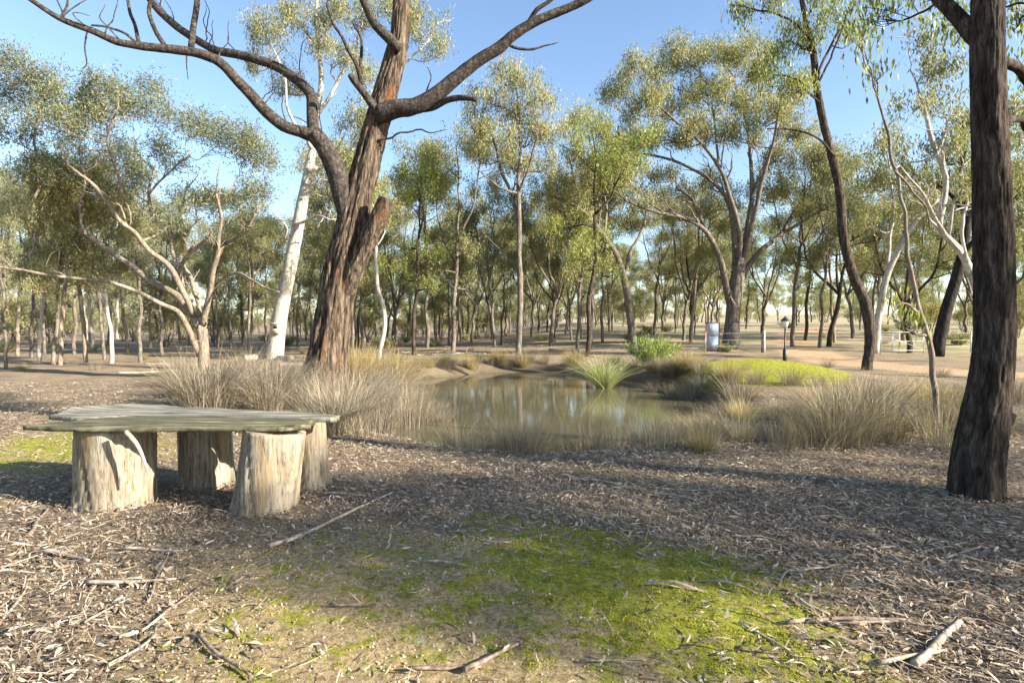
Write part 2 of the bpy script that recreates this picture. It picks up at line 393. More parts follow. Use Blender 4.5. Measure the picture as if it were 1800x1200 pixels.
def build_water():
    th = np.linspace(0, 2 * math.pi, 160, endpoint=False)
    acc = Acc()
    k = np.array([0.0, .3, .6, .9, 1.16])
    v = [np.array([[PC[0], PC[1], WATER_Z]])]
    for s in k[1:]:
        v.append(np.stack([PC[0] + s * PA * np.cos(th), PC[1] + s * PB * np.sin(th), np.full(160, WATER_Z)], 1))
    n = 160; f3 = [[0, 1 + i, 1 + (i + 1) % n] for i in range(n)]
    f4 = [[1 + r * n + i, 1 + (r + 1) * n + i, 1 + (r + 1) * n + (i + 1) % n, 1 + r * n + (i + 1) % n] for r in range(3) for i in range(n)]
    acc.add(np.concatenate(v), f4=f4, f3=f3)
    m, nt, b = newmat('muddy_water', .06, .5)
    vec = coords(nt, (1, .45, 1))
    f = noise(nt, vec, .6, 3); nt.links.new(ramp(nt, f, [(.3, (.075, .066, .038)), (.7, (.12, .105, .064))]), b.inputs['Base Color'])
    b.inputs['IOR'].default_value = 1.33
    w = noise(nt, coords(nt, (1, .5, 1)), 2.6, 3, .5); bump(nt, b, w, .09, .02)
    o = obj('pond_water', acc.mesh('pond_water', m)); o['kind'] = 'structure'
build_water()

# ------------------------------------------------------------------ trees
def leaf_quads(acc, c, size, rs, droop=.65, aspect=.3, rnd=None):
    """c (n,3) centres: one folded lance-shaped quad per leaf"""
    n = len(c)
    if n == 0: return
    d = rs.normal(size=(n, 3)); d /= np.linalg.norm(d, axis=1)[:, None]
    d = d * (1 - droop) + np.array([0, 0, -1.0]) * droop; d /= np.linalg.norm(d, axis=1)[:, None] + 1e-9
    w = np.cross(d, rs.normal(size=(n, 3))); w /= np.linalg.norm(w, axis=1)[:, None] + 1e-9
    s = size * rs.uniform(.7, 1.3, n)[:, None]
    a = c - d * s * .5; b = c + d * s * .5; mid = c - d * s * .08
    v = np.stack([a, mid + w * s * aspect * .5, b, mid - w * s * aspect * .5], 1).reshape(-1, 3)
    f = np.arange(n * 4).reshape(n, 4)
    if rnd is None: rnd = np.clip(rs.normal(.45, .2, n), 0, 1)
    acc.add(v, f4=f, a=np.repeat(rnd, 4))

class Tree:
    def __init__(s, name, base, seed, bark, leaf='leaf', label=None, group=None, leafsize=.12, droop=.6):
        s.base = np.asarray(base, float); s.rs = np.random.RandomState(seed); s.seed = seed
        s.wood = Acc(); s.limbwood = Acc(); s.crown = Acc(); s.limbs = []; s.name = name
        s.barkm = bark; s.leafm = leaf; s.label = label; s.group = group; s.ls = leafsize; s.droop = droop; s.extra = []
    tone = 0.0
    def limb(s, pts, rad, wig=.03, sides=None, step=None, disp=None, main=False, attach=True):
        pts = np.asarray(pts, float); rmax = max(rad)
        st = step or max(.12, min(.6, rmax * 2.2))
        q, r = resample(pts, rad, st, wig, s.rs.randint(1000))
        n = sides or (6 if rmax < .03 else 8 if rmax < .09 else 12 if rmax < .25 else 20)
        tube(s.wood, q, r, n, a=s.tone, disp=disp)
        if attach: s.limbs.append((q, r))
        return q, r
    wk = .8
    def plimb(s, pix, Y, dY=0.0, **kw):
        """pix: (px,py,width_px) list at depth Y, drifting dY metres in depth along it"""
        m = len(pix); pts = []; rad = []
        for i, (x, y, w) in enumerate(pix):
            yy = Y + dY * i / max(1, m - 1)
            pts.append(P(x, y, yy)); rad.append(max(.004, s.wk * w * .5 * yy / FPX))
        return s.limb(pts, rad, **kw)
    def clump(s, c, r, dens=1.0, twigs=9, low=True):
        c = np.asarray(c, float); r = np.asarray(r, float) * np.ones(3)
        allq = np.concatenate([q for q, _ in s.limbs]); allr = np.concatenate([k for _, k in s.limbs])
        tgt = c - np.array([0, 0, r[2] * .45])
        dz = allq[:, 2] - tgt[2]
        cost = np.linalg.norm(allq - tgt, axis=1) + np.where(dz > 0, 2.0 * dz, 0) + np.where(allr < .012, .6, 0)
        i = int(np.argmin(cost)); a = allq[i]; ra = min(allr[i] * .6, .05 + .012 * np.linalg.norm(tgt - a))
        ra = max(ra, .012)
        midp = (a + tgt) / 2 + s.rs.normal(size=3) * .12 * np.linalg.norm(tgt - a)
        midp[2] -= .06 * np.linalg.norm(tgt - a)
        q, rr = s.limb([a, midp, tgt], [ra, ra * .7, ra * .45], wig=.04 + .02 * r[0], attach=False)
        ends = []
        for k in range(twigs):
            d = s.rs.normal(size=3); d[2] = abs(d[2]) * .9 - .25; d /= np.linalg.norm(d)
            e = c + d * r * s.rs.uniform(.55, 1.0)
            st = q[s.rs.randint(len(q) // 2, len(q))]
            mp = (st + e) / 2 + s.rs.normal(size=3) * .12 * r[0]
            tq, tr = s.limb([st, mp, e], [ra * .38, ra * .25, .004], wig=.02, sides=4, step=.35, attach=False)
            ends.append((mp, e))
        # leaves hang in small sprays around the twigs
        area = math.pi * r[0] * r[2]; n = int(dens * 5.2 * area / (s.ls ** 2 * .3))
        nspray = max(6, n // 26)
        k = s.rs.randint(len(ends), size=nspray); t = s.rs.uniform(.25, 1.1, nspray)[:, None]
        mp = np.array([e[0] for e in ends])[k]; ee = np.array([e[1] for e in ends])[k]
        sc = mp + (ee - mp) * t + s.rs.normal(size=(nspray, 3)) * r * .2
        per = max(1, n // nspray)
        cc = np.repeat(sc, per, 0) + s.rs.normal(size=(nspray * per, 3)) * np.array([.75, .75, 1.25]) * (.06 + s.ls * .7)
        base = np.repeat(np.clip(s.rs.normal(.45, .16, nspray), 0, 1), per)
        base = np.clip(base + .16 * ((cc[:, 2] - c[2]) / r[2]) * 0 + s.rs.normal(size=len(cc)) * .12, 0, 1)
        leaf_quads(s.crown, cc, s.ls, s.rs, s.droop, .25, base)
    def pclump(s, x, y, rx, ry, Y, dens=1.0, twigs=9, spread=None):
        sp = rx * Y / FPX * 1.2 if spread is None else spread
        yy = Y + s.rs.uniform(-sp, sp)
        c = P(x, y, yy); k = yy / FPX
        s.clump(c, (rx * k, rx * k, ry * k), dens, twigs)
    def fray(s, k=5, frac=.22, rmin=.02):
        for q, r in list(s.limbs):
            if r[0] < rmin or len(q) < 6: continue
            L = float(np.sum(np.linalg.norm(np.diff(q, axis=0), axis=1))); n = k if L > 1.5 else 2
            for j in range(n):
                i = len(q) - 1 if j == 0 else int(len(q) * s.rs.uniform(.45, .98)); i = min(i, len(q) - 1)
                t = q[i] - q[max(0, i - 3)]; t /= np.linalg.norm(t) + 1e-9
                d = t + s.rs.normal(size=3) * .55 + np.array([0, 0, .35]); d /= np.linalg.norm(d)
                l = L * frac * s.rs.uniform(.6, 1.3); r0 = max(.006, r[i] * (.9 if j == 0 else .5)); e = q[i] + d * l
                m_ = q[i] + d * l * .5 + s.rs.normal(size=3) * .09 * l
                q2, r2 = s.limb([q[i], m_, e], [r0, r0 * .65, .004], wig=.06 * l, sides=6, step=.25, attach=False)
                for _ in range(3):
                    a = q2[s.rs.randint(1, len(q2))]; d2 = d + s.rs.normal(size=3) * .7 + np.array([0, 0, .2]); d2 /= np.linalg.norm(d2)
                    s.limb([a, a + d2 * l * .3 + s.rs.normal(size=3) * .05 * l, a + d2 * l * .6], [r0 * .45, r0 * .3, .003], wig=.04 * l, sides=4, step=.3, attach=False)
    def build(s, limb_mat=None):
        root = empty(s.name, tuple(s.base), s.label, 'tree', s.group)
        if s.wood.n: t = obj('trunk', s.wood.mesh('trunk', M[s.barkm], s.base), root)
        if s.limbwood.n: obj('branches', s.limbwood.mesh('branches', M[limb_mat or s.barkm], s.base), root)
        if s.crown.n: obj('crown', s.crown.mesh('crown', M[s.leafm], s.base, smooth=False), root)
        return root

def trunk_disp(freq, amp, vs=1.3, seed=0, flare=0.0, flare_len=.5, lump=.08):
    def f(th, s):
        cx, cy = np.cos(th), np.sin(th)
        n = fbm(cx * freq + seed, cy * freq + 4, s * vs, o=4)
        ridge = 1 - np.abs(2 * n - 1) * 2
        l = fbm(cx * 1.3 + seed, cy * 1.3, s * .8 + 3, o=2) - .5
        return 1 + amp * (ridge - .3) + 2 * lump * l + flare * np.exp(-s / flare_len) * (1 + .5 * np.sin(th * 4 + seed) + .3 * np.sin(th * 7))
    return f
def basept(px, Y):
    x = (px - 900) / FPX * Y; return np.array([x, Y, H(x, Y)])
def pix_of(p):
    return 900 + p[0] / p[1] * FPX

# --- the old rough-barked tree by the pond
def old_tree():
    Y = 12.4; b = basept(572, Y)
    t = Tree('old_eucalypt', b, 3, 'bark_old', 'leaf', 'massive old rough-barked eucalypt with sawn-off stub, leaning beside the pond', leafsize=.11)
    t.wk = .64
    pix = [(566, 700, 112), (570, 670, 104), (577, 620, 92), (588, 550, 84), (600, 480, 82), (617, 410, 78), (632, 340, 70), (650, 265, 62), (666, 200, 58), (684, 140, 54), (700, 75, 46), (704, 20, 40), (706, -60, 34), (716, -160, 26), (735, -260, 16)]
    q, r = t.plimb(pix, Y, .4, wig=.02, sides=72, step=.07, main=True, disp=trunk_disp(8, .26, 1.1, 2, .18, .45, .10))
    # sawn stub
    st = [P(596, 545, Y + .1), P(622, 478, Y - .05), P(650, 415, Y - .16), P(681, 350, Y - .22)]
    t.limb(st, [.17, .19, .18, .165], sides=48, step=.06, main=True, wig=.0, disp=trunk_disp(4, .2, 1.5, 9, 0, 1, .12), attach=False)
    t.tone = .85; t.wk = .74
    L = lambda pix, dY, **k: t.plimb(pix, Y, dY, **k)
    d = trunk_disp(3, .12, 2.5, 5)
    t.plimb([(626, 440, 34), (616, 395, 44), (605, 345, 46), (590, 298, 43), (572, 262, 40), (552, 236, 38)], Y + .14, -.34, sides=32, step=.08, main=True, disp=d)
    L([(556, 240, 32), (528, 232, 27), (497, 222, 26), (465, 195, 25), (440, 165, 24), (415, 138, 22), (385, 108, 21), (345, 92, 20), (300, 86, 19), (250, 82, 18), (205, 74, 16), (160, 52, 15), (105, 30, 12), (55, 0, 10), (10, -30, 7)], -1.6, sides=14, step=.12, disp=d)
    L([(552, 240, 28), (549, 195, 24), (545, 165, 23), (520, 138, 22), (480, 112, 20), (430, 99, 19), (380, 90, 18), (345, 72, 17), (310, 48, 16), (280, 20, 15), (255, -15, 13), (230, -70, 8)], 1.2, sides=14, step=.12, disp=d)
    L([(336, 84, 14), (340, 50, 13), (346, 10, 12), (350, -40, 9)], .3, sides=10, step=.12, disp=d)
    L([(292, 84, 11), (272, 50, 10), (262, 15, 9), (268, -25, 7)], -.2)
    L([(246, 82, 9), (236, 45, 8), (226, 10, 7), (222, -30, 6)], .2)
    L([(243, 78, 8), (215, 58, 6), (180, 47, 5), (160, 44, 4)], -.2)
    L([(154, 55, 4), (150, 85, 3.5), (153, 112, 3), (146, 120, 2)], 0, attach=False)
    L([(328, 96, 4), (327, 118, 3), (330, 140, 1.5)], 0, attach=False)
    L([(668, 200, 44), (698, 190, 42), (728, 187, 36), (762, 170, 32), (800, 140, 30), (840, 108, 27), (880, 84, 26), (905, 62, 23), (945, 36, 21), (1000, 12, 18), (1040, -8, 16), (1100, -50, 11)], -1.0, sides=18, step=.1, disp=d)
    L([(735, 190, 22), (760, 190, 15), (785, 178, 14), (812, 174, 13), (838, 177, 9)], -.6, sides=12, step=.08, disp=d, attach=False)
    L([(885, 74, 7), (905, 84, 7), (930, 86, 6), (955, 80, 4), (982, 74, 2)], 0, attach=False)
    L([(928, 42, 13), (945, 18, 11), (968, 0, 9), (990, -20, 7)], -.3)
    L([(674, 214, 22), (660, 194, 20), (640, 165, 16), (622, 140, 15), (617, 132, 13)], -.4, sides=12, step=.08, disp=d)
    L([(636, 150, 11), (628, 115, 10), (605, 75, 8), (586, 45, 7), (575, 10, 5)], -.5)
    L([(634, 130, 8), (636, 80, 7), (622, 40, 5)], .3)
    L([(704, 88, 24), (682, 66, 24), (658, 45, 20), (645, 20, 17), (634, -10, 14)], -.5, sides=12, disp=d)
    L([(742, 182, 5), (750, 158, 4), (757, 132, 3), (752, 118, 2)], -.1, attach=False)
    L([(655, 250, 6), (690, 240, 5), (730, 228, 4), (755, 232, 3), (785, 226, 1.5)], -.3, attach=False)
    rr = np.random.RandomState(4)
    for k in range(26):       # dry hanging twigs on the left limbs
        q0, _ = t.limbs[rr.choice([1, 2, 2, 3])]; p0 = q0[rr.randint(2, len(q0) - 2)]; a = rr.uniform(-.5, .5)
        l = rr.uniform(.5, 1.3)
        t.limb([p0, p0 + np.array([a * .5 + rr.uniform(-.1, .1), rr.uniform(-.3, .3), l * .5]), p0 + np.array([a, rr.uniform(-.5, .5), l])], [.016, .011, .005], wig=.05, sides=5, attach=False)
    for x, y, rx, ry in [(700, -150, 90, 50), (560, -130, 90, 50), (850, -140, 90, 50), (300, -150, 80, 40), (120, -120, 70, 40)]:
        t.pclump(x, y, rx, ry, Y, .8)
    t.build()
old_tree()

def near_trunk():
    Y = 4.3; b = basept(1716, Y)
    t = Tree('dark_trunk_eucalypt', b, 8, 'bark_dark', 'leaf_bright', 'thick dark-barked tree trunk standing close by at the right edge of the frame', leafsize=.085, droop=.75); t.wk = .73
    pix = [(1716, 905, 112), (1716, 880, 108), (1717, 840, 104), (1722, 790, 100), (1732, 730, 94), (1742, 670, 84), (1749, 600, 79), (1750, 500, 76), (1747, 400, 75), (1743, 300, 70), (1739, 200, 67), (1737, 100, 65), (1738, 0, 62), (1742, -150, 56), (1755, -400, 48), (1775, -700, 36), (1790, -1000, 22)]
    t.plimb(pix, Y, 0, wig=.008, sides=110, step=.03, main=True, disp=trunk_disp(9, .10, 5.5, 6, .12, .16, .07))
    d = trunk_disp(4, .12, 4, 1)
    L = lambda pix, dY, **k: t.plimb(pix, Y, dY, **k)
    L([(1735, 75, 42), (1708, 52, 36), (1685, 32, 31), (1662, 12, 29), (1640, -12, 26), (1590, -90, 20), (1530, -200, 12)], .4, sides=32, step=.04, main=True, disp=d)
    L([(1745, 100, 26), (1785, 120, 22), (1815, 145, 20), (1870, 160, 16), (1960, 150, 9)], .5, sides=16, step=.06)
    L([(1745, 215, 20), (1790, 216, 17), (1830, 225, 14), (1900, 215, 8)], .9, sides=12, step=.06)
    L([(1730, 752, 40), (1752, 747, 34), (1770, 740, 27), (1781, 727, 16)], 0, wig=0, sides=14, step=.03, main=True, attach=False)
    L([(1765, -300, 30), (1640, -420, 20), (1500, -480, 10)], .8); L([(1765, -350, 26), (1900, -480, 16), (2050, -560, 8)], -.5)
    L([(1742, -100, 18), (1690, -140, 12), (1600, -120, 7), (1540, -60, 4)], 1.6); L([(1742, -120, 18), (1790, -100, 12), (1830, 0, 6)], 1.2)
    for x, y, rx, ry, dd in [(1555, 15, 55, 45, 1.8), (1620, -20, 60, 50, 1.6), (1680, 60, 35, 45, 2.2), (1780, 30, 40, 50, 1.4), (1795, 110, 25, 35, 1.6),
                             (1600, -420, 160, 90, 1), (1750, -600, 180, 110, 0), (1950, -500, 170, 100, 0), (1500, -520, 120, 80, 1.0), (1850, -800, 180, 110, 0)]:
        t.pclump(x, y, rx, ry, Y + dd, .55 if y > -100 else .8, 10, spread=.3)
    t.build()
near_trunk()

def white_gum():
    Y = 23.0; b = basept(481, Y)
    t = Tree('white_gum', b, 12, 'bark_white', 'leaf', 'smooth white-trunked gum with a small timber nest box fixed low on it', leafsize=.12); t.wk = .72
    t.plimb([(481, 645, 38), (484, 620, 37), (491, 570, 35), (500, 520, 33), (511, 465, 31), (522, 410, 28), (533, 350, 25), (543, 295, 22), (550, 255, 17), (556, 205, 14), (565, 150, 12), (562, 90, 10), (556, 30, 8), (560, -30, 5)], Y, .5, sides=28, step=.25, main=True, disp=trunk_disp(1.2, .04, .6, 3, .10, .5))
    L = lambda pix, dY, **k: t.plimb(pix, Y, dY, **k)
    L([(541, 300, 14), (556, 294, 12), (575, 285, 10), (600, 270, 8), (628, 262, 6)], 1.2, main=True)
    L([(548, 262, 11), (538, 240, 9), (522, 225, 8), (505, 190, 6), (500, 130, 5), (470, 70, 4)], -1.5, main=True)
    L([(520, 395, 8), (545, 384, 7), (562, 380, 6), (580, 386, 4)], -.8)
    L([(530, 350, 6), (548, 340, 5), (565, 345, 3)], .8)
    L([(556, 205, 10), (590, 150, 8), (622, 90, 6), (640, 30, 4)], 1.5, main=True)
    L([(628, 180, 5), (700, 120, 6), (745, 80, 5), (770, 40, 3)], 1.0)
    L([(500, 420, 6), (505, 400, 5), (492, 385, 5), (480, 372, 4)], -1)
    for x, y, rx, ry in [(470, 60, 48, 42), (535, 25, 52, 40), (590, 90, 44, 44), (620, 210, 40, 45), (650, 250, 34, 35), (745, 45, 42, 42), (770, 85, 26, 30), (500, 150, 32, 36), (640, 30, 40, 36), (700, 20, 36, 34), (600, 290, 30, 30), (585, 20, 40, 36), (455, 110, 30, 30), (640, 130, 28, 34)]:
        t.pclump(x, y, rx, ry, Y, .75)
    t.fray(3, .2)
    t.build()
    # nest box
    k = Y - .42
    c = P(485, 577, k); e = empty('nest_box', tuple(c), 'small square timber nest box with dark opening fixed to the white gum trunk', 'nest box')
    def bx(cx, cy, cz, sx, sy, sz, m, name, parent):
        acc = Acc(); s = np.array([[a, b_, d] for a in (-1, 1) for b_ in (-1, 1) for d in (-1, 1)], float) * np.array([sx, sy, sz]) / 2
        acc.add(s + np.array([cx, cy, cz]), f4=[[0, 1, 3, 2], [4, 6, 7, 5], [0, 4, 5, 1], [2, 3, 7, 6], [0, 2, 6, 4], [1, 5, 7, 3]])
        return obj(name, acc.mesh(name, m, smooth=False), parent)
    bx(0, 0, 0, .34, .28, .36, M['box_wood'], 'box_body', e)
    bx(0, -.02, .195, .44, .38, .035, M['box_wood'], 'lid', e)
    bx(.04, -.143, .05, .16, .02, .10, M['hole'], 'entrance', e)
    bx(-.02, -.146, -.07, .22, .02, .03, M['box_wood'], 'ledge', e)
white_gum()

def fork_tree():
    Y = 18.0; b = basept(358, Y)
    t = Tree('spreading_eucalypt', b, 21, 'bark_tan', 'leaf_grey', 'low-forking tan-barked tree with wide crooked limbs and a flat leafy crown at left', leafsize=.105, droop=.4); t.wk = .74
    L = lambda pix, dY, **k: t.plimb(pix, Y, dY, **k)
    L([(360, 660, 26), (359, 630, 24), (357, 600, 23), (354, 575, 24)], 0, sides=24, step=.12, main=True, disp=trunk_disp(3, .08, 2, 2, .12, .25))
    L([(352, 625, 15), (338, 595, 14), (325, 565, 13), (312, 545, 11), (280, 532, 10), (240, 510, 9), (200, 499, 8), (150, 490, 7), (90, 483, 7), (40, 474, 6), (-20, 468, 4)], -2.5, main=True)
    L([(353, 580, 19), (335, 550, 17), (315, 522, 16), (290, 506, 15), (262, 490, 14), (225, 463, 13), (190, 438, 12), (150, 412, 11), (110, 388, 10), (60, 350, 9), (20, 315, 8), (-20, 285, 6)], 2.2, main=True)
    L([(340, 555, 14), (326, 520, 13), (312, 490, 13), (290, 462, 12), (262, 440, 11), (235, 408, 10), (205, 385, 9), (170, 330, 8), (120, 290, 6)], -2.0, main=True)
    L([(312, 490, 10), (318, 465, 9), (335, 445, 9), (352, 430, 8), (366, 420, 7)], -1, main=True)
    L([(322, 505, 10), (312, 470, 9), (303, 440, 9), (298, 405, 8), (270, 380, 8), (262, 340, 7), (268, 300, 6), (240, 270, 5)], 1.6, main=True)
    L([(318, 465, 7), (330, 440, 7), (322, 415, 6), (312, 400, 6), (315, 375, 5), (330, 330, 4)], 1.0, main=True)
    L([(356, 570, 15), (362, 545, 14), (368, 515, 13), (374, 480, 12), (382, 450, 11), (384, 420, 9), (390, 385, 7), (380, 340, 5)], -1.2, main=True)
    L([(352, 555, 10), (345, 520, 9), (332, 480, 9), (318, 462, 8)], .8, main=True)
    L([(384, 450, 9), (395, 430, 9), (412, 418, 8), (432, 402, 7), (450, 375, 5)], -1, main=True)
    L([(370, 512, 8), (390, 492, 7), (408, 482, 6), (425, 480, 6), (445, 492, 5), (468, 505, 5), (490, 513, 4)], -1.5, attach=False)
    L([(205, 385, 7), (215, 340, 6), (205, 300, 6), (190, 250, 5), (200, 210, 4)], -.8, main=True)
    L([(262, 340, 6), (290, 310, 5), (330, 275, 4)], .7, main=True)
    L([(60, 350, 6), (75, 300, 6), (60, 250, 5), (70, 190, 4)], 1, main=True)
    L([(150, 412, 6), (140, 370, 6), (150, 320, 5), (140, 270, 4), (150, 230, 3)], 1.5, main=True)
    for x, y, rx, ry in [(10, 110, 55, 42), (65, 150, 55, 42), (130, 185, 60, 45), (190, 165, 50, 40), (235, 160, 52, 42), (265, 200, 40, 35), (90, 215, 60, 38), (160, 250, 60, 38), (30, 235, 48, 38),
                         (330, 225, 55, 34), (385, 240, 52, 36), (435, 250, 45, 34), (465, 285, 36, 28), (300, 275, 46, 30), (220, 290, 48, 30), (60, 300, 46, 30), (350, 350, 55, 30), (410, 345, 50, 30), (300, 385, 32, 20), (445, 330, 34, 28), (110, 300, 40, 26), (15, 180, 40, 36), (180, 205, 40, 30)]:
        t.pclump(x, y, rx, ry, Y, .9, 10)
    t.fray(6, .2)
    t.build()
fork_tree()

def many_stem():
    Y = 30.0; b = basept(1285, Y)
    t = Tree('many_stemmed_eucalypt', b, 33, 'bark_grey', 'leaf', 'broad multi-stemmed eucalypt with fanning grey limbs and domed crown right of centre', leafsize=.15); t.wk = .62
    L = lambda pix, dY, **k: t.plimb(pix, Y, dY, main=True, **k)
    L([(1283, 618, 50), (1284, 600, 44), (1287, 565, 38), (1291, 530, 37), (1296, 495, 38), (1299, 470, 36)], 0, sides=28, step=.2, disp=trunk_disp(3, .09, 1.2, 4, .15, .5))
    L([(1286, 555, 20), (1278, 510, 18), (1268, 465, 17), (1255, 430, 15), (1236, 402, 13), (1200, 383, 11), (1160, 375, 9), (1105, 356, 6)], -3)
    L([(1290, 500, 18), (1291, 450, 16), (1288, 395, 14), (1276, 345, 12), (1240, 311, 10), (1199, 289, 8), (1150, 274, 7), (1112, 270, 4)], 2.5)
    L([(1298, 470, 17), (1300, 412, 15), (1285, 350, 12), (1262, 290, 10), (1225, 244, 8), (1184, 210, 6), (1150, 180, 4)], -2)
    L([(1302, 480, 18), (1308, 440, 16), (1321, 350, 13), (1319, 262, 10), (1311, 210, 8), (1292, 150, 6), (1280, 110, 4)], 1.5)
    L([(1304, 475, 16), (1320, 405, 14), (1337, 326, 12), (1352, 277, 9), (1364, 225, 7), (1375, 170, 5)], -2.2)
    L([(1302, 495, 17), (1315, 470, 16), (1338, 440, 14), (1375, 409, 12), (1405, 360, 11), (1440, 335, 9), (1480, 310, 6)], 2.4)
    L([(1378, 408, 9), (1410, 390, 8), (1450, 367, 7), (1490, 352, 5), (1530, 345, 3)], -1)
    L([(1240, 404, 8), (1215, 350, 7), (1190, 330, 5)], 1); L([(1262, 290, 7), (1258, 230, 6), (1250, 170, 4)], 1)
    L([(1321, 350, 8), (1345, 290, 7), (1390, 240, 5)], 2)
    for x, y, rx, ry in [(1085, 165, 30, 34), (1115, 125, 36, 34), (1160, 120, 42, 36), (1205, 95, 42, 34), (1255, 95, 44, 34), (1300, 90, 44, 38), (1345, 120, 44, 40), (1385, 160, 42, 40), (1130, 190, 44, 36), (1180, 180, 44, 36), (1235, 160, 46, 38), (1290, 165, 46, 40), (1340, 200, 46, 40),
                         (1100, 235, 38, 30), (1150, 240, 40, 30), (1205, 240, 40, 30), (1265, 235, 40, 32), (1400, 225, 40, 36), (1430, 275, 38, 30), (1370, 270, 38, 28), (1110, 290, 36, 24), (1165, 310, 36, 22), (1460, 310, 34, 26), (1130, 345, 34, 20), (1500, 335, 30, 22), (1235, 215, 40, 30), (1320, 240, 36, 28)]:
        t.pclump(x, y, rx, ry, Y, 1.0, 9)
    t.fray(7, .2)
    t.build()
many_stem()

def slim_trees():
    # leaning dark tree
    Y = 17.0
    t = Tree('leaning_dark_eucalypt', basept(1525, Y), 41, 'bark_dark', 'leaf_bright', 'slender dark-barked leaning tree curving up between the many-stemmed eucalypt and the near trunk', leafsize=.12, droop=.7)
    L = lambda pix, dY=0, **k: t.plimb(pix, Y, dY, **k)
    L([(1524, 668, 24), (1525, 640, 21), (1528, 590, 20), (1522, 535, 21), (1500, 485, 19), (1486, 430, 18), (1478, 365, 17), (1466, 290, 16), (1448, 215, 15), (1436, 150, 14), (1430, 95, 13), (1416, 35, 11), (1405, -20, 9), (1395, -90, 6)], .4, sides=22, step=.12, main=True, disp=trunk_disp(4, .12, 2.5, 7, .12, .25))
    L([(1425, 70, 6), (1390, 35, 5), (1345, 20, 4), (1285, 8, 2.5)], -1); L([(1436, 140, 6), (1455, 90, 5), (1480, 45, 4), (1505, -10, 3)], .8)
    L([(1436, 150, 5), (1470, 80, 4), (1490, 20, 3)], -.6); L([(1468, 275, 6), (1440, 245, 5), (1400, 230, 4), (1350, 226, 2.5)], -1.2); L([(1440, 180, 5), (1400, 140, 4), (1360, 130, 3)], 1)
    for x, y, rx, ry in [(1320, 15, 40, 26), (1370, 15, 36, 28), (1410, 70, 36, 36), (1370, 110, 38, 34), (1400, 150, 34, 30), (1345, 150, 34, 24), (1470, 20, 36, 34), (1430, 0, 36, 28), (1500, 60, 26, 34), (1390, 60, 30, 28)]:
        t.pclump(x, y, rx, ry, Y, .6, 8)
    t.build()
    # tall straight central tree
    Y = 22.8
    t = Tree('tall_straight_eucalypt', basept(912, Y), 43, 'bark_grey', 'leaf', 'tall straight slender tree on the far bank in the centre with leafy top', leafsize=.12, droop=.65)
    L = lambda pix, dY=0, **k: t.plimb(pix, Y, dY, main=True, **k)
    L([(912, 650, 15), (912, 620, 14), (914, 560, 13), (913, 480, 12), (912, 400, 11), (911, 330, 9), (914, 260, 7), (912, 190, 5), (905, 140, 3)], 0, sides=14, step=.2)
    L([(911, 400, 8), (900, 340, 7), (885, 310, 7), (872, 265, 5), (862, 215, 4)], 1); L([(912, 340, 6), (930, 290, 5), (945, 240, 4)], -1); L([(910, 340, 5), (880, 330, 4), (840, 300, 3)], -1.2); L([(912, 470, 4), (880, 440, 3), (850, 410, 2)], .8)
    for x, y, rx, ry in [(885, 130, 38, 24), (925, 140, 36, 28), (850, 165, 40, 34), (900, 185, 44, 34), (955, 185, 40, 36), (835, 215, 32, 32), (870, 235, 40, 32), (925, 240, 42, 34), (970, 235, 32, 34), (900, 285, 36, 28), (950, 290, 32, 28), (840, 270, 30, 24)]:
        t.pclump(x, y, rx, ry, Y, .68, 8)
    t.fray(4, .2)
    t.build()
    # curved tree right of it
    Y = 27.0
    t = Tree('curved_eucalypt', basept(1112, Y), 45, 'bark_grey', 'leaf', 'curving grey tree behind the green shrub, trunk bowed to the left', leafsize=.14)
    L = lambda pix, dY=0, **k: t.plimb(pix, Y, dY, main=True, **k)
    L([(1114, 625, 18), (1112, 595, 17), (1104, 540, 15), (1096, 490, 14), (1084, 450, 13), (1062, 415, 11), (1040, 388, 10), (1015, 365, 8), (985, 350, 6), (950, 340, 4)], -1, sides=14)
    L([(1096, 490, 9), (1110, 440, 8), (1130, 400, 6), (1140, 350, 4)], 1.5); L([(1062, 415, 7), (1065, 360, 6), (1050, 300, 5), (1035, 240, 4)], 1.5); L([(1030, 380, 6), (1010, 320, 5), (1000, 270, 3)], -1)
    for x, y, rx, ry in [(1020, 215, 34, 32), (1050, 240, 36, 34), (1005, 270, 36, 32), (1050, 300, 38, 32), (1090, 320, 36, 28), (975, 320, 32, 24), (1130, 360, 34, 22), (1020, 340, 34, 22), (1075, 270, 30, 28)]:
        t.pclump(x, y, rx, ry, Y, .7, 8)
    t.build()
    # the near crooked stem in the dry grass
    Y = 6.9
    t = Tree('crooked_sapling', basept(1642, Y), 47, 'bark_tan', 'leaf_bright', 'thin crooked brown sapling stem rising from the dry grass left of the near trunk', leafsize=.10, droop=.8)
    L = lambda pix, dY=0, **k: t.plimb(pix, Y, dY, **k)
    L([(1641, 785, 13), (1643, 740, 12), (1646, 690, 12), (1642, 640, 12), (1630, 590, 11), (1612, 545, 11), (1606, 500, 9), (1598, 450, 9), (1588, 405, 8), (1586, 360, 7), (1575, 310, 7), (1560, 255, 6), (1552, 210, 5), (1538, 150, 4), (1522, 100, 3), (1505, 40, 2)], .4, sides=12, step=.06, main=True)
    L([(1572, 300, 5), (1600, 330, 4.5), (1625, 360, 4), (1640, 400, 3)], .6, attach=False); L([(1612, 548, 5), (1590, 530, 3.5), (1575, 540, 2)], -.3)
    for x, y, rx, ry in [(1582, 560, 26, 20), (1515, 60, 28, 34), (1540, 130, 26, 28), (1600, 575, 16, 18)]:
        t.pclump(x, y, rx, ry, Y, .42, 7)
    t.build()
    # pale crooked pair behind the near trunk
    Y = 14.5
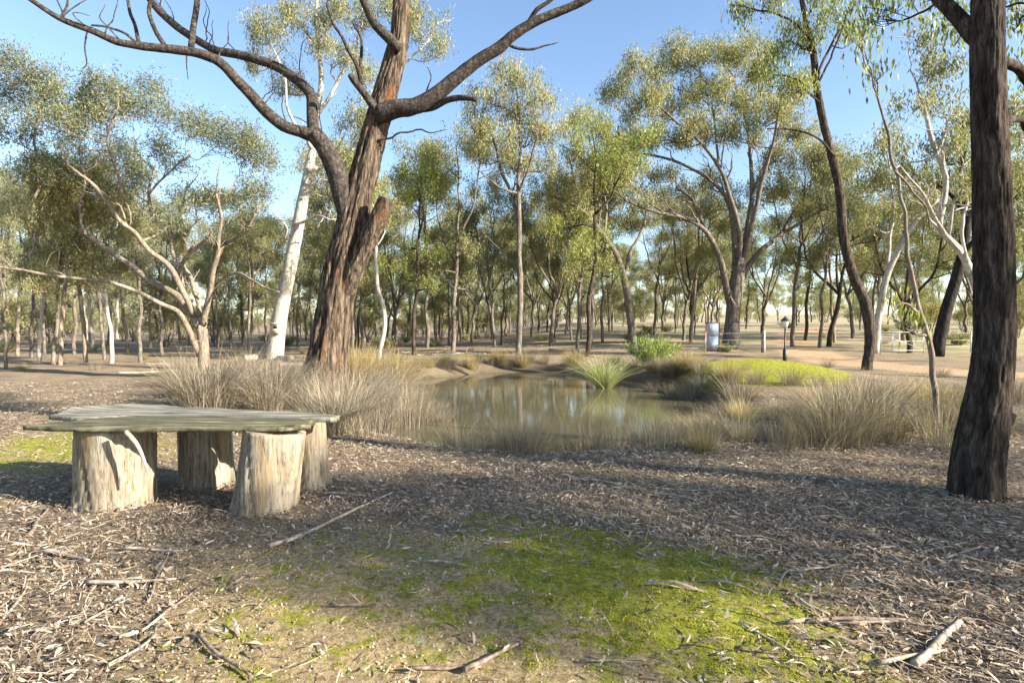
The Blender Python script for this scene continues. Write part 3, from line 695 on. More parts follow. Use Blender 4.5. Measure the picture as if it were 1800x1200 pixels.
    t = Tree('pale_crooked_eucalypt', basept(1735, Y), 49, 'bark_pale', 'leaf', 'pale crooked thin tree with bare looping limbs just left of and behind the near trunk', leafsize=.12)
    L = lambda pix, dY=0, **k: t.plimb(pix, Y, dY, main=True, **k)
    L([(1738, 690, 20), (1732, 600, 19), (1715, 500, 17), (1690, 445, 15), (1665, 418, 14), (1650, 395, 13), (1660, 350, 12), (1662, 315, 11), (1645, 275, 10), (1632, 235, 9), (1625, 190, 7), (1612, 150, 4)], .5, sides=14)
    L([(1690, 445, 10), (1660, 410, 8), (1640, 380, 7), (1625, 345, 6), (1600, 315, 5), (1580, 290, 4)], -.7); L([(1645, 275, 7), (1660, 240, 6), (1664, 210, 4)], .6); L([(1700, 460, 8), (1690, 400, 7), (1700, 350, 5), (1690, 300, 4)], .8)
    for x, y, rx, ry in [(1620, 120, 40, 34), (1660, 180, 38, 32), (1600, 190, 34, 28), (1680, 250, 30, 28), (1580, 260, 30, 24), (1690, 110, 30, 34), (1640, 60, 40, 34), (1700, 330, 26, 24)]:
        t.pclump(x, y, rx, ry, Y, .62, 8)
    t.fray(4, .2)
    t.build()
    Y = 21.0
    t = Tree('leaning_black_eucalypt', basept(1650, Y), 51, 'bark_black', 'leaf', 'black-trunked tree leaning right behind the gate, close to the near trunk', leafsize=.16)
    t.plimb([(1648, 625, 26), (1652, 595, 25), (1664, 545, 23), (1678, 500, 22), (1690, 455, 20), (1696, 410, 18), (1700, 360, 15), (1690, 300, 12), (1700, 230, 8)], Y, .5, sides=18, main=True)
    t.plimb([(1690, 450, 12), (1715, 420, 10), (1750, 400, 7)], Y, -.6, main=True); t.plimb([(1698, 380, 10), (1670, 340, 8), (1640, 320, 5)], Y, .8, main=True)
    for x, y, rx, ry in [(1700, 210, 44, 36), (1660, 260, 40, 32), (1750, 260, 44, 36), (1640, 310, 36, 26), (1780, 340, 40, 36), (1710, 300, 36, 28), (1790, 200, 40, 36), (1790, 430, 30, 30)]:
        t.pclump(x, y, rx, ry, Y, .7, 8)
    t.build()
    Y = 23.0
    t = Tree('pale_leaning_eucalypt', basept(1541, Y), 53, 'bark_pale', 'leaf', 'pale grey slanting trunk right behind the slender dark leaning tree', leafsize=.17)
    t.plimb([(1538, 620, 16), (1541, 590, 15), (1548, 530, 14), (1560, 480, 13), (1578, 440, 12), (1600, 400, 11), (1622, 375, 9), (1650, 350, 6)], Y, -.8, sides=14, main=True)
    t.plimb([(1560, 480, 8), (1565, 420, 7), (1570, 350, 6), (1560, 280, 4)], Y, 1, main=True)
    for x, y, rx, ry in [(1560, 250, 36, 30), (1590, 310, 36, 28), (1540, 320, 34, 26), (1640, 335, 34, 24), (1600, 380, 34, 22), (1530, 390, 30, 20)]:
        t.pclump(x, y, rx, ry, Y, .7, 8)
    t.build()
    # thin white crooked sapling beside the old tree
    Y = 22.0
    t = Tree('white_sapling', basept(668, Y), 55, 'bark_white', 'leaf_bright', 'thin crooked white sapling stem just right of the old rough-barked tree', leafsize=.14)
    t.plimb([(664, 640, 11), (669, 615, 10), (676, 575, 9.5), (674, 540, 9), (664, 505, 8.5), (660, 470, 8), (662, 430, 7), (661, 395, 5), (655, 360, 3)], Y, .3, sides=12, step=.15, main=True)
    t.plimb([(662, 432, 5), (670, 420, 4), (678, 405, 2.5)], Y, 0, main=True)
    for x, y, rx, ry in [(655, 345, 24, 22), (682, 385, 22, 18), (640, 380, 20, 18)]: t.pclump(x, y, rx, ry, Y, .6, 7)
    t.build()
slim_trees()

# --- generic woodland trees: a few grown kinds, copied as individuals
def grow(seed, h, kind, name, barkm, leafm, ls):
    rs = np.random.RandomState(seed)
    t = Tree(name, (0, 0, 0), seed, barkm, leafm, None, None, ls, .55)
    r0 = h * (.0085 if kind == 'slim' else .0115) * rs.uniform(.9, 1.15)
    lean = rs.normal(size=2) * (.05 if kind == 'slim' else .09)
    fork = h * (rs.uniform(.42, .6) if kind == 'slim' else rs.uniform(.2, .38))
    pts = [np.array([0, 0, -.3])]; m = 5
    for i in range(1, m + 1):
        z = fork * i / m
        pts.append(np.array([lean[0] * z + rs.normal() * .07, lean[1] * z + rs.normal() * .07, z]))
    t.limb(pts, list(np.linspace(r0 * 1.15, r0 * .8, m + 1)), wig=.05, sides=10, main=True, step=.4)
    top = pts[-1]; ns = rs.randint(2, 4) if kind == 'slim' else rs.randint(3, 6)
    ends = []
    for k in range(ns):
        a = 2 * math.pi * (k + rs.uniform(-.3, .3)) / ns; out = (h * rs.uniform(.05, .15) if kind == 'slim' else h * rs.uniform(.14, .32))
        hh = h * rs.uniform(.78, .97) if k else h * .97
        if k == 0: out *= .4
        e = np.array([top[0] + out * math.cos(a), top[1] + out * math.sin(a), hh - .4])
        st = pts[rs.randint(m - 1, m + 1)]
        m1 = st + (e - st) * .35 + np.array([math.cos(a), math.sin(a), 0]) * out * .22 + rs.normal(size=3) * .12
        m2 = st + (e - st) * .7 + rs.normal(size=3) * .16
        q, r = t.limb([st, m1, m2, e], [r0 * .62, r0 * .5, r0 * .34, r0 * .16], wig=.08, main=True, step=.35)
        ends.append(e)
        for j in range(2):
            f = rs.uniform(.35, .8); p = q[int(f * (len(q) - 1))]
            aa = a + rs.uniform(-1.3, 1.3); o2 = h * rs.uniform(.07, .16)
            e2 = p + np.array([o2 * math.cos(aa), o2 * math.sin(aa), h * rs.uniform(.04, .13)])
            t.limb([p, (p + e2) / 2 + rs.normal(size=3) * .1, e2], [r0 * .28, r0 * .2, r0 * .1], wig=.06, main=True, step=.35); ends.append(e2)
    for k in range(3):   # dead side twigs low on the stem
        p = pts[rs.randint(2, m)]; a = rs.uniform(0, 6.28); l = rs.uniform(.5, 1.3)
        t.limb([p, p + np.array([l * math.cos(a), l * math.sin(a), l * .5])], [r0 * .16, .006], wig=.08, sides=5, attach=False)
    for e in ends:
        rr = h * rs.uniform(.065, .105)
        t.clump(e + np.array([0, 0, rr * .2]), (rr * 1.15, rr * 1.15, rr * .8), .46, 7)
        if rs.rand() < .6:
            t.clump(e + rs.normal(size=3) * np.array([.9, .9, .5]) * rr + np.array([0, 0, -rr * .7]), (rr * .85, rr * .85, rr * .6), .42, 5)
    for k in range(4 if kind == 'slim' else 2):
        zz = h * rs.uniform(.3, .62); p = np.array([lean[0] * min(zz, fork), lean[1] * min(zz, fork), zz]); a = rs.uniform(0, 6.28); rr = h * rs.uniform(.05, .085)
        t.clump(p + np.array([math.cos(a), math.sin(a), .3]) * h * rs.uniform(.06, .14), (rr * 1.2, rr * 1.2, rr * .8), .5, 5)
    return t.build()
protos = []
PK = [('slim', 'woodland_tree', 'bark_tan', 'leaf'), ('slim', 'woodland_tree', 'bark_grey', 'leaf_grey'), ('wide', 'woodland_tree', 'bark_grey', 'leaf'), ('wide', 'woodland_tree', 'bark_tan', 'leaf_grey'),
      ('slim', 'woodland_tree', 'bark_pale', 'leaf'), ('slim', 'woodland_tree', 'bark_dark', 'leaf_bright'), ('wide', 'woodland_tree', 'bark_dark', 'leaf'), ('slim', 'woodland_tree', 'bark_grey', 'leaf')]
for i, (k, nm, bk, lf) in enumerate(PK):
    protos.append(grow(100 + i * 7, 11.0, k, nm, bk, lf, .145))
used = [False] * len(protos)
def put_tree(i, x, y, s, rz, label, group, sink=0):
    o = protos[i] if not used[i] else copy_tree(protos[i])
    used[i] = True
    o.location = (x, y, H(x, y) - sink); o.rotation_euler = (0, 0, rz); o.scale = (s, s, s * R.uniform(.92, 1.08))
    tag(o, where(i, x, y) if 15 < y < 62 else label, 'tree', group)
    return o
HERO = [(358, 'the low-forking tree'), (483, 'the white gum'), (572, 'the old rough-barked tree'), (795, 'the thin central trunks'), (912, 'the tall straight central tree'), (1112, 'the curving grey tree'), (1285, 'the many-stemmed tree'), (1525, 'the slender leaning tree'), (1740, 'the near dark trunk')]
def where(i, x, y):
    px = 900 + x / y * FPX; hp, hn = min(HERO, key=lambda h: abs(h[0] - px)); d = px - hp
    tone = {'bark_tan': 'tan', 'bark_grey': 'grey', 'bark_pale': 'pale', 'bark_dark': 'dark'}[PK[i][2]]
    return '%s-barked %s tree %s %s of %s, %s' % (tone, 'slender' if PK[i][0] == 'slim' else 'spreading', 'just' if abs(d) < 25 else 'a little' if abs(d) < 80 else 'well' if abs(d) < 180 else 'far', 'left' if d < 0 else 'right', hn, 'near' if y < 24 else 'midway back' if y < 33 else 'farther back' if y < 45 else 'far back')
spots = []
def free(x, y, dmin):
    if pond_e(np.array([x]), np.array([y]))[0] < 1.35: return False
    if road_d(np.array([x]), np.array([y]))[0] < 2.2 and y > 5: return False
    return all((x - a) ** 2 + (y - b) ** 2 > dmin * dmin for a, b in spots)
LW = ('slender trunk among the crowded trees of the wood on the left', 'crowded trees of the left wood')
CW = ('thin tree in the open wood behind the pond', 'trees behind the pond')
RW = ('tree standing in the open paddock beyond the track', 'paddock trees on the right')
FW = ('small distant tree in the tree line along the horizon', 'distant tree line')
# trunks placed after the photograph (px, depth, proto, scale)
for px, Y, i, s in [(92, 20, 0, .85), (70, 21.5, 4, .8), (105, 19.5, 0, .9), (55, 24, 1, .95), (150, 21, 0, .95), (195, 20.5, 4, .85), (183, 23, 1, .9), (247, 21, 1, .95), (8, 17.5, 1, .7), (30, 26, 0, 1), (130, 27, 7, 1), (225, 29, 0, 1), (285, 27, 7, .9), (318, 32, 1, 1), (160, 34, 4, 1.0), (265, 36, 0, 1.05), (405, 33, 1, 1), (440, 29, 7, .95)]:
    x = (px - 900) / FPX * Y; spots.append((x, Y)); put_tree(i, x, Y, s * .74, R.uniform(0, 6.28), *LW)
for px, Y, i, s in [(795, 26, 7, .92), (727, 25, 5, .8), (1032, 24.5, 5, 1.0), (1015, 27, 7, .8), (870, 33, 1, .9), (750, 34, 7, 1), (975, 36, 2, .9), (620, 35, 1, 1.05), (560, 32, 0, 1), (690, 40, 2, 1), (1060, 34, 1, .95), (1150, 40, 7, .9), (830, 42, 2, .95)]:
    x = (px - 900) / FPX * Y; spots.append((x, Y)); put_tree(i, x, Y, s, R.uniform(0, 6.28), *CW)
for px, Y, i, s in [(1392, 31, 7, .95), (1440, 30, 1, .9), (1456, 31, 6, .85), (1415, 36, 5, .9), (1200, 36, 2, .85), (1215, 38, 6, .8), (1340, 44, 2, 1), (1500, 38, 2, .95), (1590, 34, 3, .9), (1600, 27, 6, .8), (1760, 26, 2, .9), (1250, 50, 3, 1)]:
    x = (px - 900) / FPX * Y; spots.append((x, Y)); put_tree(i, x, Y, s, R.uniform(0, 6.28), *RW)
cnt = 0; tries = 0
while cnt < 105 and tries < 6000:
    tries += 1
    Y = 25 + 85 * R.random() ** 1.25; x = R.uniform(-.98, .98) * Y
    u = x / Y
    if u > .12 and Y > 42 and R.random() < .72: continue
    if u < -.3 and Y < 20: continue
    if -.3 < u < .95 and Y < 29: continue
    if not free(x, Y, 2.4 if u < -.25 else 3.2): continue
    spots.append((x, Y))
    lab = FW if Y > 62 else LW if u < -.35 else CW if u < .22 else RW
    i = R.choice([0, 0, 1, 1, 4, 7, 3] if u < -.3 else [1, 2, 7, 5, 2, 6, 3]); put_tree(i, x, Y, R.uniform(.72, 1.15) if u > -.3 or Y > 42 else R.uniform(.5, .75), R.uniform(0, 6.28), *lab); cnt += 1
cnt = 0; tries = 0
while cnt < 60 and tries < 4000:
    tries += 1
    Y = R.uniform(32, 75); x = R.uniform(-.45, .75) * Y
    if x / Y > .2 and Y > 40 and R.random() < .5: continue
    if not free(x, Y, 1.8): continue
    spots.append((x, Y)); lab = FW if Y > 62 else CW if x / Y < .22 else RW
    put_tree(R.choice([0, 1, 5, 7, 7]), x, Y, R.uniform(.55, .9), R.uniform(0, 6.28), *lab); cnt += 1
th = Tree('young_eucalypt', (0, 0, 0), 301, 'bark_grey', 'leaf', None, None, .15, .5)
for k in range(5):
    a = k * 1.26; e = np.array([1.1 * math.cos(a), 1.1 * math.sin(a), 3.2 + .5 * math.sin(k * 2.3)])
    th.limb([np.array([.1 * math.cos(a), .1 * math.sin(a), -.2]), e * .5 + np.array([0, 0, .2]), e], [.045, .03, .012], wig=.08)
for k in range(14):
    rs_ = th.rs; a = rs_.uniform(0, 6.28); o_ = rs_.uniform(.2, 1.5); th.clump((o_ * math.cos(a), o_ * math.sin(a), rs_.uniform(.9, 4.0)), (.75, .75, .55), .42, 5)
th = th.build(); tf = True
for k in range(85):
    for _ in range(60):
        Y = 38 + 70 * R.random(); x = R.uniform(-.98, .98) * Y
        if free(x, Y, 2.0) and not (x / Y > .15 and R.random() < .6): break
    spots.append((x, Y)); o = th if tf else copy_tree(th); tf = False
    o.location = (x, Y, H(x, Y)); q_ = R.uniform(.6, 1.35); o.scale = (q_ * 1.1, q_ * 1.1, q_); o.rotation_euler = (0, 0, R.uniform(0, 6.28))
    tag(o, 'bushy young tree filling the understorey far behind the pond', 'tree', 'young trees of the understorey')
# far tree line closing the horizon
for k in range(110):
    Y = R.uniform(105, 180); x = R.uniform(-1.05, 1.05) * Y
    put_tree(R.choice([2, 3, 6]), x, Y, R.uniform(.7, 1.1), R.uniform(0, 6.28), *FW)
for k in range(60):
    Y = R.uniform(90, 175); x = R.uniform(-1.05, 1.05) * Y; o = copy_tree(th)
    o.location = (x, Y, H(x, Y)); q_ = R.uniform(1.0, 1.7); o.scale = (q_ * 1.3, q_ * 1.3, q_); o.rotation_euler = (0, 0, R.uniform(0, 6.28)); tag(o, 'bushy small tree in the far belt of trees along the horizon', 'tree', 'bushy trees on the horizon')
# trees of the same wood to the right and behind the viewer: they shade the foreground
SW = ('woodland tree standing to the right behind the viewpoint', 'trees around the viewpoint')
for x, y, i, s in [(12.8, -.75, 7, .56), (12.1, -1.55, 0, .55), (19.5, -1.4, 7, .85), (24, 1.0, 6, .8)]:
    put_tree(i, x, y, s, R.uniform(0, 6.28), *SW)

# ------------------------------------------------------------------ low bushes and the two green plants
def bush(name, seed, rx, rz, leafm, ls, n, label, cat, group=None, barkm='bark_grey', up=True):
    rs = np.random.RandomState(seed)
    t = Tree(name, (0, 0, 0), seed, barkm, leafm, label, group, ls, .05)
    st = Acc()
    for k in range(n):
        a = rs.uniform(0, 6.28); o = rx * rs.uniform(.2, .95); hh = rz * rs.uniform(.55, 1.0) * (1 - .35 * (o / rx) ** 2)
        e = np.array([o * math.cos(a), o * math.sin(a), hh]); b0 = np.array([.08 * math.cos(a), .08 * math.sin(a), -.05])
        mid = (b0 + e) / 2 + np.array([0, 0, .12 * hh])
        q, r = t.limb([b0, mid, e], [.012, .008, .003], wig=.03, sides=4, step=.15)
        m = int(46 * (rz / 1.0)); tt = rs.uniform(.3, 1.05, m)
        idx = np.clip((tt * (len(q) - 1)).astype(int), 0, len(q) - 1)
        c = q[idx] + rs.normal(size=(m, 3)) * .07
        d = rs.normal(size=(m, 3)) * .5 + np.array([0, 0, 1.0]) + (e / np.linalg.norm(e)) * .5; d /= np.linalg.norm(d, axis=1)[:, None]
        w = np.cross(d, rs.normal(size=(m, 3))); w /= np.linalg.norm(w, axis=1)[:, None]
        s = ls * rs.uniform(.6, 1.3, m)[:, None]
        v = np.stack([c - d * s * .5, c + w * s * .09, c + d * s * .5, c - w * s * .09], 1).reshape(-1, 3)
        t.crown.add(v, f4=np.arange(m * 4).reshape(m, 4), a=np.repeat(np.clip(rs.normal(.5, .22, m), 0, 1), 4))
    root = empty(name, (0, 0, 0), label, cat, group)
    obj('stems', t.wood.mesh('stems', M[barkm]), root); obj('foliage', t.crown.mesh('foliage', M[leafm], smooth=False), root)
    return root
Y = 18.5; x = (1147 - 900) / FPX * Y
g = bush('green_shrub', 5, .85, .95, 'leaf_green', .10, 120, 'bright feathery green rounded shrub on the bank behind the spiky tussock', 'shrub'); g.location = (x, Y, H(x, Y)); g.scale = (1.2, 1.2, 1.15)
lb = bush('low_bush', 6, .8, .7, 'leaf', .12, 40, None, 'bush', 'low bushes under the far trees')
first = True
for k in range(34):
    for _ in range(50):
        Y = R.uniform(27, 60); x = R.uniform(-.9, .9) * Y
        if free(x, Y, 1.0): break
    o = lb if first else copy_tree(lb); first = False
    o.location = (x, Y, H(x, Y)); s = R.uniform(.6, 1.5); o.scale = (s, s, s * R.uniform(.7, 1.1)); o.rotation_euler = (0, 0, R.uniform(0, 6.28))
    tag(o, 'low dull green bush under the trees behind the pond', 'bush', 'low bushes under the far trees')

def tussock_mesh(seed, n, h, spread, lean, matn, width=.007, flop=.5):
    rs = np.random.RandomState(seed); acc = Acc()
    k = 5; ts = np.linspace(0, 1, k)
    for i in range(n):
        a = rs.uniform(0, 6.28); b0 = np.array([math.cos(a), math.sin(a), 0]) * spread * math.sqrt(rs.rand())
        L = h * rs.uniform(.5, 1.15); out = np.array([math.cos(a + rs.normal() * .6), math.sin(a + rs.normal() * .6), 0])
        l = abs(rs.normal(0, 1)) * lean; fl = rs.uniform(0, flop)
        z = L * (ts - fl * .5 * ts ** 3); hor = L * (l * ts + fl * .9 * ts ** 2.2)
        p = b0 + out[None] * hor[:, None]; p[:, 2] = z - .04
        w = np.cross(out, [0, 0, 1]) + rs.normal(size=3) * .5; w /= np.linalg.norm(w)
        ww = width * rs.uniform(.6, 1.2) * np.array([1, .9, .75, .5])
        v = np.concatenate([np.stack([p[:4] - w * ww[:, None] / 2, p[:4] + w * ww[:, None] / 2], 1).reshape(-1, 3), p[4:5]])
        c = np.clip(rs.normal(.5, .22), 0, 1)
        acc.add(v, f4=[[0, 1, 3, 2], [2, 3, 5, 4], [4, 5, 7, 6]], f3=[[6, 7, 8]], a=c)
    return acc.mesh('grass_tussock', M[matn], smooth=False)
TM = [tussock_mesh(1, 330, .75, .26, .3, 'grass_dry', .006), tussock_mesh(2, 300, .62, .24, .45, 'grass_dry', .006), tussock_mesh(3, 400, .85, .24, .38, 'grass_dry', .006, flop=.8),
      tussock_mesh(4, 420, .8, .17, .32, 'grass_gold', flop=.6), tussock_mesh(5, 150, .6, .26, .2, 'grass_dry', .005), tussock_mesh(6, 420, .7, .18, .4, 'grass_gold')]
def tussock(px, py, i, s, label, group, Y=None, zs=1.0):
    """px,py: where its foot stands in the photograph"""
    if Y is None:
        Y = 6.0
        for _ in range(25):
            x = (px - 900) / FPX * Y; z = H(x, Y); Y = Y * .5 + .5 * min(40, (CAM_H - z) * FPX / max(12, py - HORIZON))
    x = (px - 900) / FPX * Y
    o = obj('grass_tussock', TM[i], loc=(x, Y, max(H(x, Y), WATER_Z - .03))); o.scale = (s * R.uniform(.8, 1.3), s * R.uniform(.8, 1.3), s * zs * R.uniform(.8, 1.1)); o.rotation_euler = (R.uniform(-.1, .1), R.uniform(-.1, .1), R.uniform(0, 6.28))
    size = 'knee-high' if s > .85 else 'low' if s < .6 else 'middling'
    if label is A_[0]: label = size + ' dry grey-brown tussock ' + ('between the table and the low-forking tree' if px < 430 else 'left of the old tree trunk' if px < 540 else 'at the foot of the old tree' if px < 620 else 'right of the old tree by the water')
    elif label is B_[0]: label = size + ' straw tussock on the near pond edge ' + ('beside the table end' if px < 680 else 'left of the open water' if px < 800 else 'in front of the tall central tree' if px < 960 else 'in front of the spiky tussock' if px < 1110 else 'in front of the green shrub')
    elif label is C_[0]: label = size + ' pale dry grass tussock ' + ('just right of the pond' if px < 1320 else 'in front of the moss mound' if px < 1430 else 'below the slender leaning tree' if px < 1570 else 'round the crooked sapling' if px < 1670 else 'beside the near trunk')
    return tag(o, label, 'grass', group)
A_ = ('dry grey-brown grass tussock massed around the foot of the old tree', 'tussocks round the old tree')
B_ = ('dry straw tussock fringing the near edge of the pond', 'tussocks along the near pond edge')
C_ = ('tall pale dry grass tussock right of the pond towards the near trunk', 'dry grass right of the pond')
D_ = ('small tussock on the far bank of the pond', 'tussocks on the far bank')
for k in range(46):
    px = R.uniform(310, 720); py = 690 + R.uniform(-18, 45) + max(0, (px - 520)) * .12
    tussock(px, py, R.choice([0, 1, 2, 2]), R.uniform(.85, 1.35), *A_)
for k in range(10): tussock(R.uniform(600, 710), R.uniform(672, 690), 3, R.uniform(1.2, 1.6), 'golden arching grass tussock right of the old tree trunk', 'golden tussocks by the old tree')
for k in range(20):
    px = R.uniform(560, 830); py = 752 + (px - 560) * .075 + R.uniform(-16, 12)
    tussock(px, py, R.choice([0, 1, 4, 2]) if px < 800 else 4, R.uniform(.55, .95) * (1.15 if px < 760 else .7), *B_)
for k in range(30):
    px = R.uniform(800, 1260); tussock(px, 0, R.choice([4, 4, 4, 1]), R.uniform(.4, .75), *B_, Y=R.uniform(5.9, 6.9))
for k in range(62):
    px = R.uniform(1230, 1690); py = R.uniform(725, 800) - .06 * (px - 1230) * (R.random())
    tussock(px, py, R.choice([0, 4, 4, 1, 2, 5]), R.uniform(.6, 1.0) if px > 1430 else R.uniform(.35, .62), *C_)
for px, py, i, s in [(1490, 770, 2, 1.15), (1530, 755, 0, 1.1), (1460, 750, 2, .9)]: tussock(px, py, i, s, *C_)
for k in range(16): tussock(R.uniform(1560, 1800), R.uniform(700, 780), R.choice([0, 4, 1]), R.uniform(.6, .9), *C_)
for k in range(62):
    a = R.uniform(.1, 3.05) if R.random() < .7 else R.uniform(-.4, .4)
    x = PC[0] + 1.13 * PA * math.cos(a); Y = PC[1] + 1.13 * PB * math.sin(a)
    tussock(900 + x / Y * FPX, 0, R.choice([0, 1, 3, 5, 1]), R.uniform(.55, .95), *D_, Y=Y + R.uniform(-.3, .5))
for px, Y in [(1235, 13.2), (1215, 13.0), (1290, 12.6), (1330, 12.4), (1390, 12.2), (1180, 13.4), (1150, 14.6), (1440, 12.0)]:
    tussock(px, 0, R.choice([0, 2]), R.uniform(.5, .75), 'dry grass tussock along the foot of the bright moss mound', 'tussocks below the moss mound', Y=Y)
sp = tussock_mesh(9, 820, 1.0, .18, .55, 'grass_green', .010, .7)
Y = 15.6; x = (1062 - 900) / FPX * Y
o = obj('spiky_tussock', sp, loc=(x, Y, max(H(x, Y), WATER_Z))); tag(o, 'big spiky green and straw tussock arching over the water at the far right bank', 'grass'); o.scale = (1.05, 1.05, 1.05)

# ------------------------------------------------------------------ table of planks on stumps
def stump(px, Y, wb, wt, lean, h, seed, parent, origin, label=None):
    x = (px - 900) / FPX * Y; z0 = H(x, Y) - .05
    pts = [np.array([x, Y, z0]), np.array([x + lean * .4, Y, z0 + h * .45]), np.array([x + lean, Y, z0 + h + .05])]
    q, r = resample(pts, [wb / 2, (wb * .4 + wt * .6) / 2, wt / 2], .02)
    acc = Acc()
    def dsp(th, s):
        tw = th + s * 1.1
        n = fbm(np.cos(tw) * 4 + seed, np.sin(tw) * 4, s * .7, o=4); l = fbm(np.cos(th) * 1.2 + seed, np.sin(th) * 1.2 + 3, s * .8, o=2) - .5
        crack = np.clip((vnoise(np.cos(tw) * 9 + seed, np.sin(tw) * 9, s * .9) - .72) * 6, 0, 1)
        return 1 + .09 * (n - .5) + .22 * l - .09 * crack + .12 * np.exp(-s / .06)
    tube(acc, q, r, 72, disp=dsp)
    return obj('stump_leg', acc.mesh('stump_leg', M['stump'], origin), parent)
TZ = .575
def plank(outline, z, th, mat, parent, origin, seed, tilt=0.0):
    """outline: list of (x, y_front, y_back) stations along the grain"""
    st = np.array(outline, float); nx, ny = 150, 40
    xs = np.linspace(st[0, 0], st[-1, 0], nx); yf = np.interp(xs, st[:, 0], st[:, 1]); yb = np.interp(xs, st[:, 0], st[:, 2])
    jag = .03 * (fbm(xs * 5 + seed, xs * 0 + 2) - .5) + .004 * (vnoise(xs * 40, xs * 0 + seed) - .5)
    yf = yf + jag; yb = yb + .04 * (fbm(xs * 4 + seed, xs * 0 + 7) - .5)
    t = np.linspace(0, 1, ny); X = np.repeat(xs[:, None], ny, 1)
    Yy = yf[:, None] + (yb - yf)[:, None] * t[None]
    X = X + (.05 * (fbm(t * 6 + seed, t * 0, o=3) - .5) * 1.6)[None] * (np.abs(np.linspace(-1, 1, nx)) ** 6)[:, None]
    g = .012 * (fbm(X * 1.2, Yy * 40 + seed) - .5) + .008 * (fbm(X * 1.2 + seed, Yy * 2) - .5) - .012 * np.clip((vnoise(X * .7, Yy * 22 + seed) - .7) * 6, 0, 1)
    edge = np.minimum(t, 1 - t)[None] * (yb - yf)[:, None]
    rnd = -.004 * np.exp(-edge / .012)
    Zt = z + g + rnd + tilt * t[None] ** 2 * np.linspace(1, 0, nx)[:, None] ** 1.5
    Zb = z - th * (1 + .12 * (fbm(X * 2 + 9, Yy * 6) - .5)) - rnd + tilt * t[None] ** 2 * np.linspace(1, 0, nx)[:, None] ** 1.5
    acc = Acc(); top = np.stack([X, Yy, Zt], -1).reshape(-1, 3); bot = np.stack([X, Yy, Zb], -1).reshape(-1, 3)
    i = np.arange(nx - 1)[:, None] * ny; j = np.arange(ny - 1)[None]
    f = np.stack([i + j, i + ny + j, i + ny + j + 1, i + j + 1], -1).reshape(-1, 4); nb = nx * ny
    fb = f[:, ::-1] + nb
    a = np.arange(nx - 1) * ny
    s1 = np.stack([a, a + nb, a + ny + nb, a + ny], 1); e = a + ny - 1; s2 = np.stack([e, e + ny, e + ny + nb, e + nb], 1)
    c = np.arange(ny - 1); s3 = np.stack([c, c + 1, c + 1 + nb, c + nb], 1); d = (nx - 1) * ny + c; s4 = np.stack([d, d + nb, d + 1 + nb, d + 1], 1)
    acc.add(np.concatenate([top, bot]), f4=np.concatenate([f, fb, s1, s2, s3, s4]))
    return obj('plank', acc.mesh('plank', mat, origin, smooth=False), parent)
org = np.array([-2.5, 4.35, 0.0])
tb = empty('rustic_table', tuple(org), 'rustic low table of two weathered grey-green planks on four tree stumps', 'table')
plank([(-3.42, 3.98, 4.02), (-3.2, 3.93, 4.22), (-2.9, 3.90, 4.40), (-2.2, 3.90, 4.36), (-1.6, 3.92, 4.28), (-1.46, 4.0, 4.2)], TZ + .042, .042, M['plank_green'], tb, org, 3)
plank([(-3.62, 4.45, 4.62), (-3.3, 4.30, 4.86), (-3.0, 4.41, 4.86), (-2.2, 4.37, 4.68), (-1.55, 4.29, 4.52), (-1.36, 4.3, 4.42)], TZ + .04, .04, M['plank_grey'], tb, org, 8, tilt=.045)
stump(200, 4.18, .51, .50, .02, TZ - .01, 1, tb, org)
stump(458, 4.08, .44, .43, .10, TZ - .01, 2, tb, org)
stump(360, 4.72, .44, .42, .0, TZ - .015, 3, tb, org)
stump(548, 4.62, .30, .25, -.02, TZ - .02, 4, tb, org)

# ------------------------------------------------------------------ panel, lamp, fence, gate
def box(acc, c, s):
    v = np.array([[a, b_, d] for a in (-1, 1) for b_ in (-1, 1) for d in (-1, 1)], float) * np.asarray(s, float) / 2 + np.asarray(c, float)
    acc.add(v, f4=[[0, 1, 3, 2], [4, 6, 7, 5], [0, 4, 5, 1], [2, 3, 7, 6], [0, 2, 6, 4], [1, 5, 7, 3]])
def boxobj(name, c, s, m, parent=None):
    a = Acc(); box(a, c, s); return obj(name, a.mesh(name, m, smooth=False), parent)
def rod(name, pts, r, m, parent=None, n=8):
    a = Acc(); tube(a, np.asarray(pts, float), np.full(len(pts), r) if np.isscalar(r) else np.asarray(r, float), n); return obj(name, a.mesh(name, m), parent)
Y = 28.0; x = (1253 - 900) / FPX * Y; z = H(x, Y)
pn = empty('metal_screen', (x, Y, z), 'upright pale blue-grey metal sheet in a thin rust-red frame beside the many-stemmed tree', 'panel')
top = P(1253, 567, Y)[2] - z; W = 22 * Y / FPX; bot = .06
boxobj('sheet_upper', (0, 0, (top + bot) / 2 + (top - bot) / 4), (W, .02, (top - bot) / 2 - .01), M['sheet'], pn)
boxobj('sheet_lower', (0, .004, (top + bot) / 2 - (top - bot) / 4), (W, .02, (top - bot) / 2 - .01), M['sheet'], pn)
for s in (-1, 1): boxobj('frame_side', (s * (W / 2 + .018), 0, top / 2), (.035, .05, top), M['rust'], pn)
for zz in (bot - .02, top + .01): boxobj('frame_rail', (0, 0, zz), (W, .05, .035), M['rust'], pn)
Y = 20.5; x = (1380 - 900) / FPX * Y; z = H(x, Y)
lp = empty('garden_lamp', (x, Y, z), 'black garden lamp post with a glass lantern beyond the moss mound', 'lamp post')
ht = P(1380, 577, Y)[2] - z
rod('post', [(0, 0, -.1), (0, 0, ht * .4), (0, 0, ht)], [.045, .03, .026], M['black_metal'], lp, 12)
rod('base_sleeve', [(0, 0, -.1), (0, 0, .5), (0, 0, .52)], [.075, .07, .04], M['black_metal'], lp, 12)
rod('lantern_glass', [(0, 0, ht), (0, 0, ht + .26)], [.07, .13], M['glass'], lp, 6)
